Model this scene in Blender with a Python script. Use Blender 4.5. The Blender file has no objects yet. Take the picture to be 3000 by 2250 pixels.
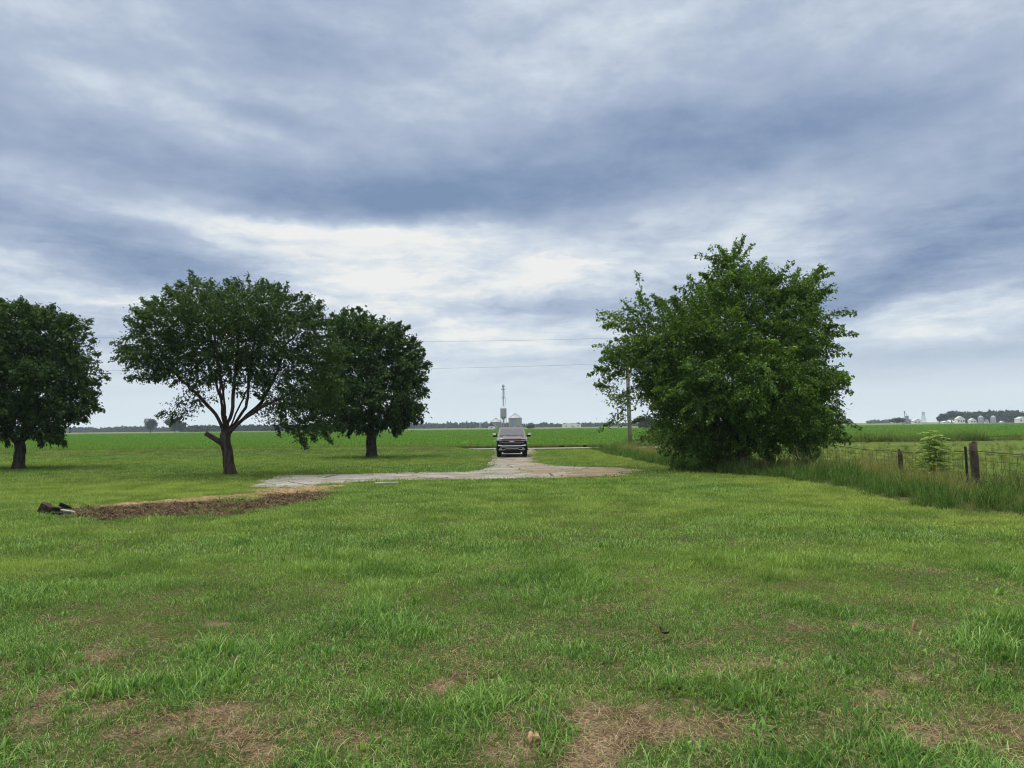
import bpy, math, random
import numpy as np
from math import radians, sin, cos, pi
from mathutils import Vector, Matrix, Euler

random.seed(7)
RNG = np.random.default_rng(7)
SC = bpy.context.scene
COL = SC.collection

# ------------------------------------------------------------------ camera
F = 731.0                       # focal length in pixels of a 1024-wide frame
CAM_H = 1.95
cam_data = bpy.data.cameras.new('camera')
cam_data.sensor_width = 36.0
cam_data.lens = 36.0 * F / 1024.0
cam_data.clip_start = 0.05
cam_data.clip_end = 12000.0
cam = bpy.data.objects.new('camera', cam_data)
COL.objects.link(cam)
PITCH, ROLL = 3.33, -0.6
CAM_R = Matrix.Rotation(radians(90 + PITCH), 4, 'X') @ Matrix.Rotation(radians(ROLL), 4, 'Z')
cam.matrix_world = Matrix.Translation((0, 0, CAM_H)) @ CAM_R
SC.camera = cam
PX = 1024.0 / 2212.0            # layout was measured on a 2212-wide copy of the photograph


def ray(x, y):
    return (CAM_R.to_3x3() @ Vector(((x * PX - 512.0) / F, -(y * PX - 384.0) / F, -1.0))).normalized()


def ground(x, y):               # point of the flat yard seen at (x, y)
    d = ray(x, y)
    t = -CAM_H / d.z
    return (d.x * t, d.y * t)


def at(x, y, Y):                # point seen at (x, y) in the plane Y
    d = ray(x, y)
    t = Y / d.y
    return Vector((d.x * t, Y, CAM_H + d.z * t))


# ------------------------------------------------------------------ node helpers
def new_mat(name):
    m = bpy.data.materials.new(name)
    m.use_nodes = True
    m.node_tree.nodes.clear()
    return m, m.node_tree


class NT:
    def __init__(self, nt):
        self.nt = nt

    def n(self, typ, ins=None, **props):
        nd = self.nt.nodes.new(typ)
        for k, v in props.items():
            setattr(nd, k, v)
        for k, v in (ins or {}).items():
            self.put(nd.inputs[k], v)
        return nd

    def put(self, sock, v):
        if isinstance(v, bpy.types.NodeSocket):
            self.nt.links.new(v, sock)
        elif isinstance(v, bpy.types.Node):
            self.nt.links.new(v.outputs[0], sock)
        else:
            sock.default_value = v

    def math(self, op, a, b=0.0, c=0.0, clamp=False):
        nd = self.n('ShaderNodeMath', {0: a, 1: b, 2: c}, operation=op)
        nd.use_clamp = clamp
        return nd.outputs[0]

    def noise(self, vec, scale, detail=4.0, rough=0.55, dist=0.0, col=False):
        nd = self.n('ShaderNodeTexNoise', {'Scale': scale, 'Detail': detail, 'Roughness': rough, 'Distortion': dist})
        if vec is not None:
            self.put(nd.inputs['Vector'], vec)
        return nd.outputs['Color'] if col else nd.outputs['Fac']

    def ramp(self, fac, stops, interp='LINEAR'):
        nd = self.n('ShaderNodeValToRGB', {0: fac})
        cr = nd.color_ramp
        cr.interpolation = interp
        while len(cr.elements) < len(stops):
            cr.elements.new(0.5)
        for e, (p, c) in zip(cr.elements, stops):
            e.position = p
            e.color = (*c, 1) if len(c) == 3 else c
        return nd.outputs[0]

    def mix(self, fac, a, b, blend='MIX'):
        nd = self.n('ShaderNodeMix', data_type='RGBA', blend_type=blend)
        self.put(nd.inputs[0], fac)
        for i, v in ((6, a), (7, b)):
            self.put(nd.inputs[i], (*v, 1) if isinstance(v, tuple) and len(v) == 3 else v)
        return nd.outputs[2]

    def maprange(self, v, a, b, c=0.0, d=1.0, smooth=True):
        nd = self.n('ShaderNodeMapRange', {0: v, 1: a, 2: b, 3: c, 4: d})
        if smooth:
            nd.interpolation_type = 'SMOOTHSTEP'
        return nd.outputs[0]

    def pos(self, sx=1, sy=1, sz=1):
        g = self.n('ShaderNodeNewGeometry')
        return self.n('ShaderNodeVectorMath', {0: g.outputs['Position'], 1: (sx, sy, sz)}, operation='MULTIPLY').outputs[0]

    def attr(self, name, kind='GEOMETRY'):
        return self.n('ShaderNodeAttribute', attribute_name=name, attribute_type=kind).outputs['Fac']

    def out(self, shader):
        o = self.n('ShaderNodeOutputMaterial')
        self.put(o.inputs[0], shader)


def s2l(*c):                    # 0-255 display colour to linear
    r = []
    for v in c:
        v /= 255.0
        r.append(v / 12.92 if v <= 0.04045 else ((v + 0.055) / 1.055) ** 2.4)
    return tuple(r)


# ------------------------------------------------------------------ world: overcast sky
SUN_EL, SUN_AZ = 70.0, -75.0    # azimuth measured from the view axis, minus = left
world = bpy.data.worlds.new('World')
SC.world = world
world.use_nodes = True
wt = world.node_tree
wt.nodes.clear()
W = NT(wt)
tc = W.n('ShaderNodeTexCoord')
dirv = tc.outputs['Generated']
sep = W.n('ShaderNodeSeparateXYZ', {0: dirv})
dx, dy, dz = sep.outputs
az = W.math('ARCTAN2', dx, dy)
el = W.math('ARCSINE', dz)
# two warps make the cloud edges irregular
wn = W.noise(W.n('ShaderNodeVectorMath', {0: dirv, 1: (1.0, 1.0, 2.2)}, operation='MULTIPLY').outputs[0], 4.0, 7.0, 0.6, col=True)
wv = W.n('ShaderNodeVectorMath', {0: wn, 1: (0.5, 0.5, 0.5)}, operation='SUBTRACT').outputs[0]
wv = W.n('ShaderNodeVectorMath', {0: wv, 1: (0.22, 0.075, 0.0)}, operation='MULTIPLY').outputs[0]
ae = W.n('ShaderNodeCombineXYZ', {0: az, 1: el, 2: 0.0}).outputs[0]
aew = W.n('ShaderNodeVectorMath', {0: ae, 1: wv}, operation='ADD').outputs[0]
# cloud layer coordinates (a flat layer seen in perspective)
zz = W.math('ADD', W.math('MAXIMUM', dz, 0.0), 0.22)
cp = W.n('ShaderNodeCombineXYZ', {0: W.math('DIVIDE', dx, zz), 1: W.math('DIVIDE', dy, zz), 2: 0.3}).outputs[0]
flat3 = W.n('ShaderNodeVectorMath', {0: dirv, 1: (1.0, 1.0, 2.8)}, operation='MULTIPLY').outputs[0]
n_big = W.noise(flat3, 3.4, 8.0, 0.55, 0.25)
n_fine = W.noise(cp, 5.5, 8.0, 0.60, 0.3)
flatv = W.n('ShaderNodeVectorMath', {0: dirv, 1: (1.0, 1.0, 2.4)}, operation='MULTIPLY').outputs[0]
n_puff = W.noise(flatv, 9.0, 8.0, 0.60, 0.15)
n_tiny = W.noise(flatv, 30.0, 5.0, 0.6, 0.2)
streak = W.n('ShaderNodeMapping', {'Vector': ae, 'Scale': (5.0, 26.0, 1.0), 'Rotation': (0, 0, radians(-3))}).outputs[0]
n_str = W.noise(streak, 1.0, 5.0, 0.6, 0.6)
BLOBS = [  # centre x, y, radius x, y (pixels of the 2212-wide copy), turn, amount
    (1050, 385, 1150, 150, 4, -0.40), (1000, 425, 640, 80, 1, -0.30), (1700, 265, 700, 130, 5, -0.22), (2150, 290, 560, 220, 0, -0.20),
    (2150, 500, 420, 150, -6, -0.36), (230, 535, 640, 100, -5, -0.50), (400, 585, 280, 50, -4, -0.22),
    (60, 255, 480, 100, 0, -0.24), (560, 243, 180, 45, -6, -0.24), (90, 345, 420, 60, 0, -0.10),
    (200, 420, 420, 100, 4, 0.10), (1060, 120, 560, 180, 8, 0.15), (460, 275, 420, 80, -4, 0.14),
    (860, 570, 780, 150, -3, 0.34), (620, 488, 380, 34, 0, 0.34), (1230, 588, 260, 50, -8, 0.12), (900, 500, 400, 50, -4, 0.2),
    (1190, 655, 420, 70, 0, -0.34), (1620, 450, 600, 130, -6, 0.22), (1500, 540, 500, 60, 0, 0.12), (90, 590, 420, 80, -6, 0.36),
    (2080, 695, 520, 75, 6, 0.32), (2170, 590, 330, 50, 12, 0.30), (1880, 615, 420, 70, 5, -0.32),
    (2000, 768, 560, 55, 2, -0.30), (180, 40, 420, 80, 0, 0.16), (640, 120, 460, 80, 4, -0.14), (1420, 215, 420, 60, 8, -0.12),
    (1500, 60, 600, 130, 0, 0.06), (850, 680, 1000, 190, 0, 0.24), (1050, 725, 420, 70, 0, 0.22), (2150, 60, 400, 120, 0, 0.06), (560, 660, 500, 60, 0, 0.10),
]
tval = 0.55
for (bx, by, rx, ry, turn, amp) in BLOBS:
    d = ray(bx, by)
    mp = W.n('ShaderNodeMapping', {'Vector': aew, 'Location': (math.atan2(d.x, d.y), math.asin(d.z), 0),
                                   'Rotation': (0, 0, radians(turn)), 'Scale': (rx / 1580, ry / 1580, 1)}, vector_type='TEXTURE')
    gr = W.n('ShaderNodeTexGradient', {0: mp.outputs[0]}, gradient_type='SPHERICAL').outputs['Fac']
    gr = W.maprange(gr, 0.0, 0.85)
    tval = W.math('MULTIPLY_ADD', gr, amp * 0.86, tval)
low = W.maprange(el, radians(1.0), radians(9.0))            # 0 at the horizon
tval = W.math('MULTIPLY_ADD', W.math('SUBTRACT', n_big, 0.5), W.math('MULTIPLY', low, 0.50), tval)
tval = W.math('MULTIPLY_ADD', W.math('SUBTRACT', n_fine, 0.5), W.math('MULTIPLY', low, 0.13), tval)
tval = W.math('MULTIPLY_ADD', W.math('SUBTRACT', n_puff, 0.5), W.math('MULTIPLY', low, 0.62), tval)
tval = W.math('MULTIPLY_ADD', W.math('SUBTRACT', n_tiny, 0.5), W.math('MULTIPLY', low, 0.16), tval)
lowband = W.math('MULTIPLY', W.maprange(el, radians(0.5), radians(5)), W.maprange(el, radians(19), radians(11)))
tval = W.math('MULTIPLY_ADD', W.math('SUBTRACT', n_str, 0.5), W.math('MULTIPLY_ADD', lowband, 0.62, 0.06), tval)
streak2 = W.n('ShaderNodeMapping', {'Vector': aew, 'Scale': (11.0, 58.0, 1.0), 'Location': (3.1, 1.7, 0), 'Rotation': (0, 0, radians(-2))}).outputs[0]
tval = W.math('MULTIPLY_ADD', W.math('SUBTRACT', W.noise(streak2, 1.0, 6.0, 0.6, 0.3), 0.5), W.math('MULTIPLY', lowband, 0.60), tval)
cloud = W.ramp(tval, [(0.0, s2l(123, 146, 179)), (0.28, s2l(149, 167, 195)), (0.55, s2l(176, 190, 212)),
                      (0.80, s2l(210, 221, 232)), (1.0, s2l(242, 243, 241))])
cloud = W.mix(W.maprange(el, radians(9.0), radians(-2.0), 0.0, 0.88), cloud, (0.90, 1.00, 1.02))
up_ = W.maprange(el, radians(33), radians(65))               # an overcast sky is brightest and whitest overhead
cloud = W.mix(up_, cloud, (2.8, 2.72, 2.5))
nish = W.n('ShaderNodeTexSky', sky_type='NISHITA', sun_disc=False)
nish.sun_elevation = radians(SUN_EL)
nish.sun_rotation = radians(SUN_AZ)
bg1 = W.n('ShaderNodeBackground', {0: nish.outputs[0], 1: 0.08})
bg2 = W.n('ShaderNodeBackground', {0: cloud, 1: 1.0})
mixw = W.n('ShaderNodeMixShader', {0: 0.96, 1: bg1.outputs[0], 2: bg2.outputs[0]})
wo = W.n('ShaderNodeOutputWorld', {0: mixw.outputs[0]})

sun_data = bpy.data.lights.new('sun', 'SUN')
sun_data.energy = 2.0
sun_data.angle = radians(14)
sun_data.color = (1.0, 0.95, 0.86)
sun = bpy.data.objects.new('sun', sun_data)
COL.objects.link(sun)
sd = Vector((sin(radians(SUN_AZ)) * cos(radians(SUN_EL)), cos(radians(SUN_AZ)) * cos(radians(SUN_EL)), sin(radians(SUN_EL))))
sun.rotation_euler = sd.to_track_quat('Z', 'Y').to_euler()
sun.location = sd * 60

SC.view_settings.view_transform = 'Standard'
SC.view_settings.look = 'None'
SC.view_settings.exposure = 0.0
SC.view_settings.gamma = 1.0
SC.cycles.max_bounces = 6
SC.cycles.transparent_max_bounces = 8
SC.cycles.volume_bounces = 0
SC.cycles.use_denoising = True
SC.cycles.denoising_prefilter = 'ACCURATE'
SC.cycles.use_adaptive_sampling = True
SC.cycles.pixel_filter_type = 'BLACKMAN_HARRIS'
SC.cycles.filter_width = 1.1


# ------------------------------------------------------------------ numeric helpers
def _hash(ix, iy, seed):
    h = (ix.astype(np.int64) * 374761393 + iy.astype(np.int64) * 668265263 + seed * 974634777) & 0x7fffffff
    h = ((h ^ (h >> 13)) * 1274126177) & 0x7fffffff
    return ((h ^ (h >> 16)) & 0xffff) / 65535.0


def vnoise(x, y, seed=0):
    x = np.asarray(x, float); y = np.asarray(y, float)
    ix = np.floor(x); iy = np.floor(y)
    fx = x - ix; fy = y - iy
    fx = fx * fx * (3 - 2 * fx); fy = fy * fy * (3 - 2 * fy)
    a = _hash(ix, iy, seed); b = _hash(ix + 1, iy, seed)
    c = _hash(ix, iy + 1, seed); d = _hash(ix + 1, iy + 1, seed)
    return (a * (1 - fx) + b * fx) * (1 - fy) + (c * (1 - fx) + d * fx) * fy


def fbm(x, y, seed=0, oct=4):
    s = 0; a = 0.5; t = 0
    for i in range(oct):
        s = s + a * vnoise(x * 2 ** i, y * 2 ** i, seed + i * 17)
        t += a; a *= 0.55
    return s / t


def sstep(a, b, v):
    t = np.clip((np.asarray(v, float) - a) / (b - a), 0, 1)
    return t * t * (3 - 2 * t)


def inpoly(x, y, poly):
    x = np.asarray(x); y = np.asarray(y)
    r = np.zeros(x.shape, bool)
    n = len(poly)
    for i in range(n):
        x1, y1 = poly[i]; x2, y2 = poly[(i + 1) % n]
        if y1 == y2:
            continue
        c = ((y1 > y) != (y2 > y)) & (x < (x2 - x1) * (y - y1) / (y2 - y1) + x1)
        r ^= c
    return r


def gpoly(pts):
    return [ground(*p) for p in pts]


def H(x, y):                    # height of the land
    x = np.asarray(x, float); y = np.asarray(y, float)
    far = sstep(75, 420, y)
    z = 0.0006 * x * far
    z = z + 0.35 * (fbm(x / 60, y / 60, 5, 2) - 0.5) * sstep(80, 200, y)
    z = z + 0.03 * (fbm(x / 2.2, y / 2.2, 9, 3) - 0.5) * (1 - sstep(60, 90, y))
    # roadside bank left of the driveway hides the road
    z = z + 0.34 * np.exp(-((y - 59.0) / 2.6) ** 2) * np.maximum(sstep(-2.0, -6.0, x), sstep(11.0, 14.0, x))
    z = z - 0.10 * np.exp(-((y - 50.0) / 2.5) ** 2) * sstep(-5.0, -9.0, x)
    return z


def Hs(x, y):
    return float(H(np.array([x]), np.array([y]))[0])


# ------------------------------------------------------------------ object helpers
def tag(o, label=None, cat=None, group=None, kind=None):
    if label: o['label'] = label
    if cat: o['category'] = cat
    if group: o['group'] = group
    if kind: o['kind'] = kind
    return o


def empty(name, loc, rz=0.0):
    o = bpy.data.objects.new(name, None)
    o.empty_display_size = 0.2
    o.location = loc
    o.rotation_euler = (0, 0, rz)
    COL.objects.link(o)
    return o


def np_mesh(name, v, f, mat, parent=None, smooth=False, attrs=None, nside=None):
    """v (N,3); f (M,k) with one k"""
    v = np.ascontiguousarray(v, np.float32)
    f = np.ascontiguousarray(f, np.int32)
    me = bpy.data.meshes.new(name)
    k = f.shape[1]
    me.vertices.add(len(v)); me.vertices.foreach_set('co', v.ravel())
    me.loops.add(f.size); me.loops.foreach_set('vertex_index', f.ravel())
    me.polygons.add(len(f)); me.polygons.foreach_set('loop_start', np.arange(0, f.size, k, dtype=np.int32))
    me.update(calc_edges=True)
    if smooth:
        me.polygons.foreach_set('use_smooth', np.ones(len(f), bool))
    for an, (dom, vals) in (attrs or {}).items():
        a = me.attributes.new(an, 'FLOAT', dom)
        a.data.foreach_set('value', np.ascontiguousarray(vals, np.float32))
    me.validate()
    if mat: me.materials.append(mat)
    o = bpy.data.objects.new(name, me)
    COL.objects.link(o)
    if parent: o.parent = parent
    return o


class MB:
    """collects shapes; build() links them as one mesh object"""
    def __init__(self):
        self.v = []; self.f = []

    def add(self, vs, fs):
        b = len(self.v)
        self.v += [tuple(p) for p in vs]
        self.f += [[b + i for i in q] for q in fs]
        return self

    def box(self, c, s, rot=None, taper=1.0):
        x, y, z = s[0] / 2, s[1] / 2, s[2] / 2
        vs = [Vector((sx * x * (taper if sz > 0 else 1), sy * y * (taper if sz > 0 else 1), sz * z))
              for sz in (-1, 1) for sy in (-1, 1) for sx in (-1, 1)]
        if rot is not None:
            R = Euler(rot).to_matrix()
            vs = [R @ p for p in vs]
        vs = [p + Vector(c) for p in vs]
        return self.add(vs, [(0, 2, 3, 1), (4, 5, 7, 6), (0, 1, 5, 4), (2, 6, 7, 3), (0, 4, 6, 2), (1, 3, 7, 5)])

    def tube(self, pts, rad, k=8, caps=True):
        pts = [Vector(p) for p in pts]
        rad = rad if isinstance(rad, (list, tuple)) else [rad] * len(pts)
        vs = []
        prev = None
        for i, p in enumerate(pts):
            d = (pts[min(i + 1, len(pts) - 1)] - pts[max(i - 1, 0)]).normalized()
            if prev is None:
                ref = Vector((0, 0, 1)) if abs(d.z) < 0.9 else Vector((1, 0, 0))
                u = d.cross(ref).normalized()
            else:
                u = (prev - d * prev.dot(d)).normalized()
            prev = u
            w = d.cross(u)
            for j in range(k):
                a = 2 * pi * j / k
                vs.append(p + (u * cos(a) + w * sin(a)) * rad[i])
        fs = []
        for i in range(len(pts) - 1):
            for j in range(k):
                fs.append((i * k + j, i * k + (j + 1) % k, (i + 1) * k + (j + 1) % k, (i + 1) * k + j))
        if caps:
            fs.append(tuple(range(k))[::-1])
            fs.append(tuple((len(pts) - 1) * k + j for j in range(k)))
        return self.add(vs, fs)

    def lathe(self, prof, c=(0, 0, 0), k=32, axis='z'):
        vs = []
        for r, h in prof:
            for j in range(k):
                a = 2 * pi * j / k
                p = (r * cos(a), r * sin(a), h) if axis == 'z' else (h, r * cos(a), r * sin(a))
                vs.append((p[0] + c[0], p[1] + c[1], p[2] + c[2]))
        fs = []
        for i in range(len(prof) - 1):
            for j in range(k):
                fs.append((i * k + j, i * k + (j + 1) % k, (i + 1) * k + (j + 1) % k, (i + 1) * k + j))
        return self.add(vs, fs)

    def prism(self, poly, a, b, axis='x', fn=None):
        """extrude a polygon: axis x -> poly in (y,z); axis y -> poly in (x,z); axis z -> (x,y)"""
        def pt(p, t):
            q = (t, p[0], p[1]) if axis == 'x' else (p[0], t, p[1]) if axis == 'y' else (p[0], p[1], t)
            return fn(q) if fn else q
        n = len(poly)
        vs = [pt(p, a) for p in poly] + [pt(p, b) for p in poly]
        fs = [tuple(range(n))[::-1], tuple(range(n, 2 * n))]
        fs += [(i, (i + 1) % n, n + (i + 1) % n, n + i) for i in range(n)]
        return self.add(vs, fs)

    def build(self, name, mat, parent=None, smooth=False, bevel=0.0):
        me = bpy.data.meshes.new(name)
        me.from_pydata(self.v, [], self.f)
        import bmesh
        bm = bmesh.new(); bm.from_mesh(me)
        bmesh.ops.recalc_face_normals(bm, faces=bm.faces)
        bm.to_mesh(me); bm.free()
        if smooth:
            me.shade_smooth() if hasattr(me, 'shade_smooth') else None
        if mat: me.materials.append(mat)
        o = bpy.data.objects.new(name, me)
        COL.objects.link(o)
        if parent: o.parent = parent
        if bevel:
            b = o.modifiers.new('bevel', 'BEVEL'); b.width = bevel; b.segments = 2; b.limit_method = 'ANGLE'
        return o


# ------------------------------------------------------------------ materials
def principled(name, col, rough=0.6, metal=0.0, noise=0.0, nscale=8.0, bump=0.0, col2=None, coat=0.0, spec=0.5, stretch=(1, 1, 1)):
    m, nt = new_mat(name)
    t = NT(nt)
    c = (*col, 1)
    vec = None
    if noise or bump:
        tcx = t.n('ShaderNodeTexCoord').outputs['Object']
        vec = t.n('ShaderNodeVectorMath', {0: tcx, 1: stretch}, operation='MULTIPLY').outputs[0]
        nz = t.noise(vec, nscale, 6, 0.6)
        if noise:
            other = col2 or tuple(x * (1 - noise) for x in col)
            c = t.mix(t.maprange(nz, 0.32, 0.68), col, other)
    b = t.n('ShaderNodeBsdfPrincipled', {'Base Color': c, 'Roughness': rough, 'Metallic': metal, 'Coat Weight': coat, 'Specular IOR Level': spec})
    if bump:
        bp = t.n('ShaderNodeBump', {'Strength': bump, 'Distance': 0.02, 'Height': t.noise(vec, nscale * 2.5, 6, 0.65)})
        t.put(b.inputs['Normal'], bp.outputs[0])
    t.out(b.outputs[0])
    return m


def leafmat(name, stops, trans=0.35, inst_tint=None, yellow=None, gloss=0.0, world_scale=0.0, world_cols=None):
    """foliage: colour from a per-leaf tone, plus translucency"""
    m, nt = new_mat(name)
    t = NT(nt)
    c = t.ramp(t.attr('tone'), stops)
    if inst_tint:
        c = t.mix(t.attr('tint', 'INSTANCER'), c, t.mix(0.75, c, inst_tint))
    if world_scale:
        nz = t.noise(t.pos(), world_scale, 4, 0.6)
        c = t.mix(t.maprange(nz, 0.38, 0.66), c, t.mix(1.0, c, world_cols, 'MULTIPLY'))
    d = t.n('ShaderNodeBsdfDiffuse', {0: c})
    tr = t.n('ShaderNodeBsdfTranslucent', {0: t.mix(1.0, c, (1.25, 1.2, 0.6), 'MULTIPLY')})
    sh = t.n('ShaderNodeMixShader', {0: trans, 1: d.outputs[0], 2: tr.outputs[0]}).outputs[0]
    if gloss:
        g = t.n('ShaderNodeBsdfGlossy', {'Color': (0.8, 0.85, 0.9, 1), 'Roughness': 0.42})
        sh = t.n('ShaderNodeMixShader', {0: gloss, 1: sh, 2: g.outputs[0]}).outputs[0]
    t.out(sh)
    return m


def ground_mat(name, c1, c2, c3, s_big=0.3, s_fine=9.0, streak=None, bump=0.5):
    m, nt = new_mat(name)
    t = NT(nt)
    p = t.pos()
    a = t.maprange(t.noise(p, s_big, 5, 0.6), 0.35, 0.65)
    b = t.maprange(t.noise(p, s_fine, 5, 0.7), 0.35, 0.68)
    c = t.mix(a, c1, c2)
    c = t.mix(b, c, c3)
    if streak:
        sp = t.pos(*streak)
        c = t.mix(t.maprange(t.noise(sp, 1.0, 4, 0.6), 0.42, 0.66), c, t.mix(1.0, c, (0.72, 0.78, 0.62), 'MULTIPLY'))
    bs = t.n('ShaderNodeBsdfDiffuse', {0: c, 1: 0.6})
    if bump:
        bp = t.n('ShaderNodeBump', {'Strength': bump, 'Distance': 0.05, 'Height': t.noise(p, s_fine * 1.7, 5, 0.7)})
        t.put(bs.inputs['Normal'], bp.outputs[0])
    t.out(bs.outputs[0])
    return m


M = {}
M['land'] = ground_mat('land', (0.16, 0.20, 0.07), (0.20, 0.21, 0.10), (0.13, 0.18, 0.06), 0.02, 0.25, bump=0)
M['crop'] = ground_mat('crop', (0.075, 0.175, 0.034), (0.105, 0.22, 0.046), (0.058, 0.135, 0.028), 0.02, 0.8, streak=(0.012, 0.09, 1), bump=0)
M['pasture'] = ground_mat('pasture', (0.12, 0.17, 0.04), (0.16, 0.19, 0.055), (0.09, 0.13, 0.035), 0.06, 1.2, streak=(0.04, 0.3, 1), bump=0)
M['road'] = principled('road', (0.27, 0.27, 0.25), 0.95, noise=0.2, nscale=2.0)
M['bark'] = principled('bark', (0.026, 0.021, 0.018), 0.95, noise=0.5, col2=(0.080, 0.064, 0.054), nscale=9.0, bump=0.9, stretch=(1, 1, 0.25), spec=0.1)
M['bark_grey'] = principled('bark_grey', (0.034, 0.029, 0.026), 0.95, noise=0.5, col2=(0.090, 0.075, 0.065), nscale=7.0, bump=0.9, stretch=(1, 1, 0.25), spec=0.1)
M['cutwood'] = principled('cutwood', (0.42, 0.27, 0.15), 0.9, noise=0.3, nscale=14)
M['maple'] = leafmat('maple_leaf', [(0, (0.022, 0.052, 0.015)), (0.55, (0.046, 0.100, 0.024)), (1, (0.120, 0.200, 0.042))], 0.25, gloss=0.015)
M['pear'] = leafmat('tree_leaf', [(0, (0.026, 0.058, 0.020)), (0.55, (0.052, 0.105, 0.028)), (1, (0.125, 0.200, 0.050))], 0.25, gloss=0.015)
M['mulberry'] = leafmat('bright_leaf', [(0, (0.036, 0.084, 0.014)), (0.5, (0.084, 0.170, 0.026)), (1, (0.25, 0.40, 0.060))], 0.35, gloss=0.015)
M['shrubleaf'] = leafmat('shrub_leaf', [(0, (0.035, 0.070, 0.020)), (0.6, (0.060, 0.110, 0.028)), (1, (0.12, 0.17, 0.05))], 0.3)
M['weedleaf'] = leafmat('weed_leaf', [(0, (0.13, 0.23, 0.06)), (0.6, (0.26, 0.38, 0.12)), (1, (0.42, 0.54, 0.24))], 0.3)
M['farleaf'] = leafmat('far_leaf', [(0, (0.014, 0.028, 0.014)), (1, (0.030, 0.052, 0.024))], 0.15)
M['grass'] = leafmat('grass_blade', [(0, (0.036, 0.105, 0.016)), (0.30, (0.088, 0.21, 0.036)), (0.65, (0.19, 0.355, 0.080)), (0.92, (0.37, 0.52, 0.17)), (1, (0.48, 0.43, 0.22))],
                     0.35, gloss=0.015, inst_tint=(0.30, 0.38, 0.075), world_scale=0.8, world_cols=(0.58, 0.66, 0.52))  # patchy darkening in the colour stands in for shadows between the tufts
M['straw'] = leafmat('straw_blade', [(0, (0.09, 0.062, 0.036)), (0.55, (0.29, 0.215, 0.12)), (1, (0.56, 0.46, 0.29))], 0.2)
M['crumb'] = leafmat('root_crumb', [(0, (0.020, 0.014, 0.012)), (0.6, (0.080, 0.052, 0.038)), (1, (0.28, 0.19, 0.13))], 0.05)
M['tallgrass'] = leafmat('tall_grass_blade', [(0, (0.028, 0.075, 0.016)), (0.6, (0.070, 0.145, 0.034)), (0.85, (0.16, 0.25, 0.07)), (1, (0.34, 0.27, 0.15))],
                         0.3, inst_tint=(0.30, 0.25, 0.11))
M['cropleaf'] = leafmat('crop_leaf', [(0, (0.085, 0.185, 0.032)), (1, (0.20, 0.36, 0.070))], 0.3)
M['weathered'] = principled('weathered_wood', (0.085, 0.066, 0.058), 0.95, noise=0.55, nscale=9, bump=0.8, stretch=(1, 1, 0.12), spec=0.1)
M['polewood'] = principled('pole_wood', (0.34, 0.31, 0.28), 0.95, noise=0.4, nscale=6, stretch=(1, 1, 0.15), bump=0.4, spec=0.1)
M['darksteel'] = principled('dark_steel', (0.020, 0.022, 0.022), 0.7, 0.3, noise=0.3, nscale=20)
M['wire'] = principled('wire', (0.045, 0.038, 0.034), 0.7, 0.5)
M['cable'] = principled('cable', (0.20, 0.22, 0.25), 0.7)
M['galv'] = principled('galvanised', (0.30, 0.32, 0.36), 0.55, 0.25, noise=0.2, nscale=0.6)
M['galv_roof'] = principled('galvanised_roof', (0.36, 0.38, 0.42), 0.6, 0.2, noise=0.15, nscale=0.6)
M['white'] = principled('white_paint', (0.78, 0.79, 0.78), 0.7)
M['darkroof'] = principled('dark_roof', (0.09, 0.09, 0.10), 0.9)
M['greyroof'] = principled('grey_roof', (0.45, 0.46, 0.47), 0.7)
M['darkglass'] = principled('dark_window', (0.03, 0.035, 0.04), 0.2)
M['lattice'] = principled('lattice_steel', (0.40, 0.42, 0.44), 0.6, 0.2)
M['char'] = principled('charred_wood', (0.012, 0.011, 0.012), 0.9, noise=0.4, nscale=12, bump=0.8, spec=0.2)
M['blockwood'] = principled('block_wood', (0.10, 0.072, 0.055), 0.95, noise=0.5, nscale=9, bump=0.9, spec=0.1)
M['palewood'] = principled('pale_board', (0.42, 0.40, 0.37), 0.85, noise=0.35, nscale=9)
M['yellow'] = principled('yellow_petal', (0.62, 0.48, 0.03), 0.6)
M['leafbrown'] = principled('dead_leaf', (0.055, 0.022, 0.015), 0.8)


# ------------------------------------------------------------------ ground sheets
def sheet(name, xs, ys, dz, mat, keep=None, attrs=None, zfn=None):
    X, Y = np.meshgrid(xs, ys)
    Z = H(X, Y) + dz
    if zfn is not None: Z = Z + zfn(X, Y)
    v = np.stack([X.ravel(), Y.ravel(), Z.ravel()], 1)
    nx = len(xs); ny = len(ys)
    i = np.arange(nx - 1)[None, :] + nx * np.arange(ny - 1)[:, None]
    f = np.stack([i, i + 1, i + 1 + nx, i + nx], -1).reshape(-1, 4)
    if keep is not None:
        cx = v[f].mean(1)
        f = f[keep(cx[:, 0], cx[:, 1])]
        used = np.unique(f)
        mp = -np.ones(len(v), int); mp[used] = np.arange(len(used))
        v = v[used]; f = mp[f]
    at_ = {k: ('POINT', fn(v[:, 0], v[:, 1])) for k, fn in (attrs or {}).items()}
    return np_mesh(name, v, f, mat, smooth=True, attrs=at_)


def geo(a, b, n):
    return np.concatenate([np.linspace(a, b, n)])


def sym(mx, n, p=2.2):
    u = np.linspace(-1, 1, n)
    return np.sign(u) * np.abs(u) ** p * mx


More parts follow.
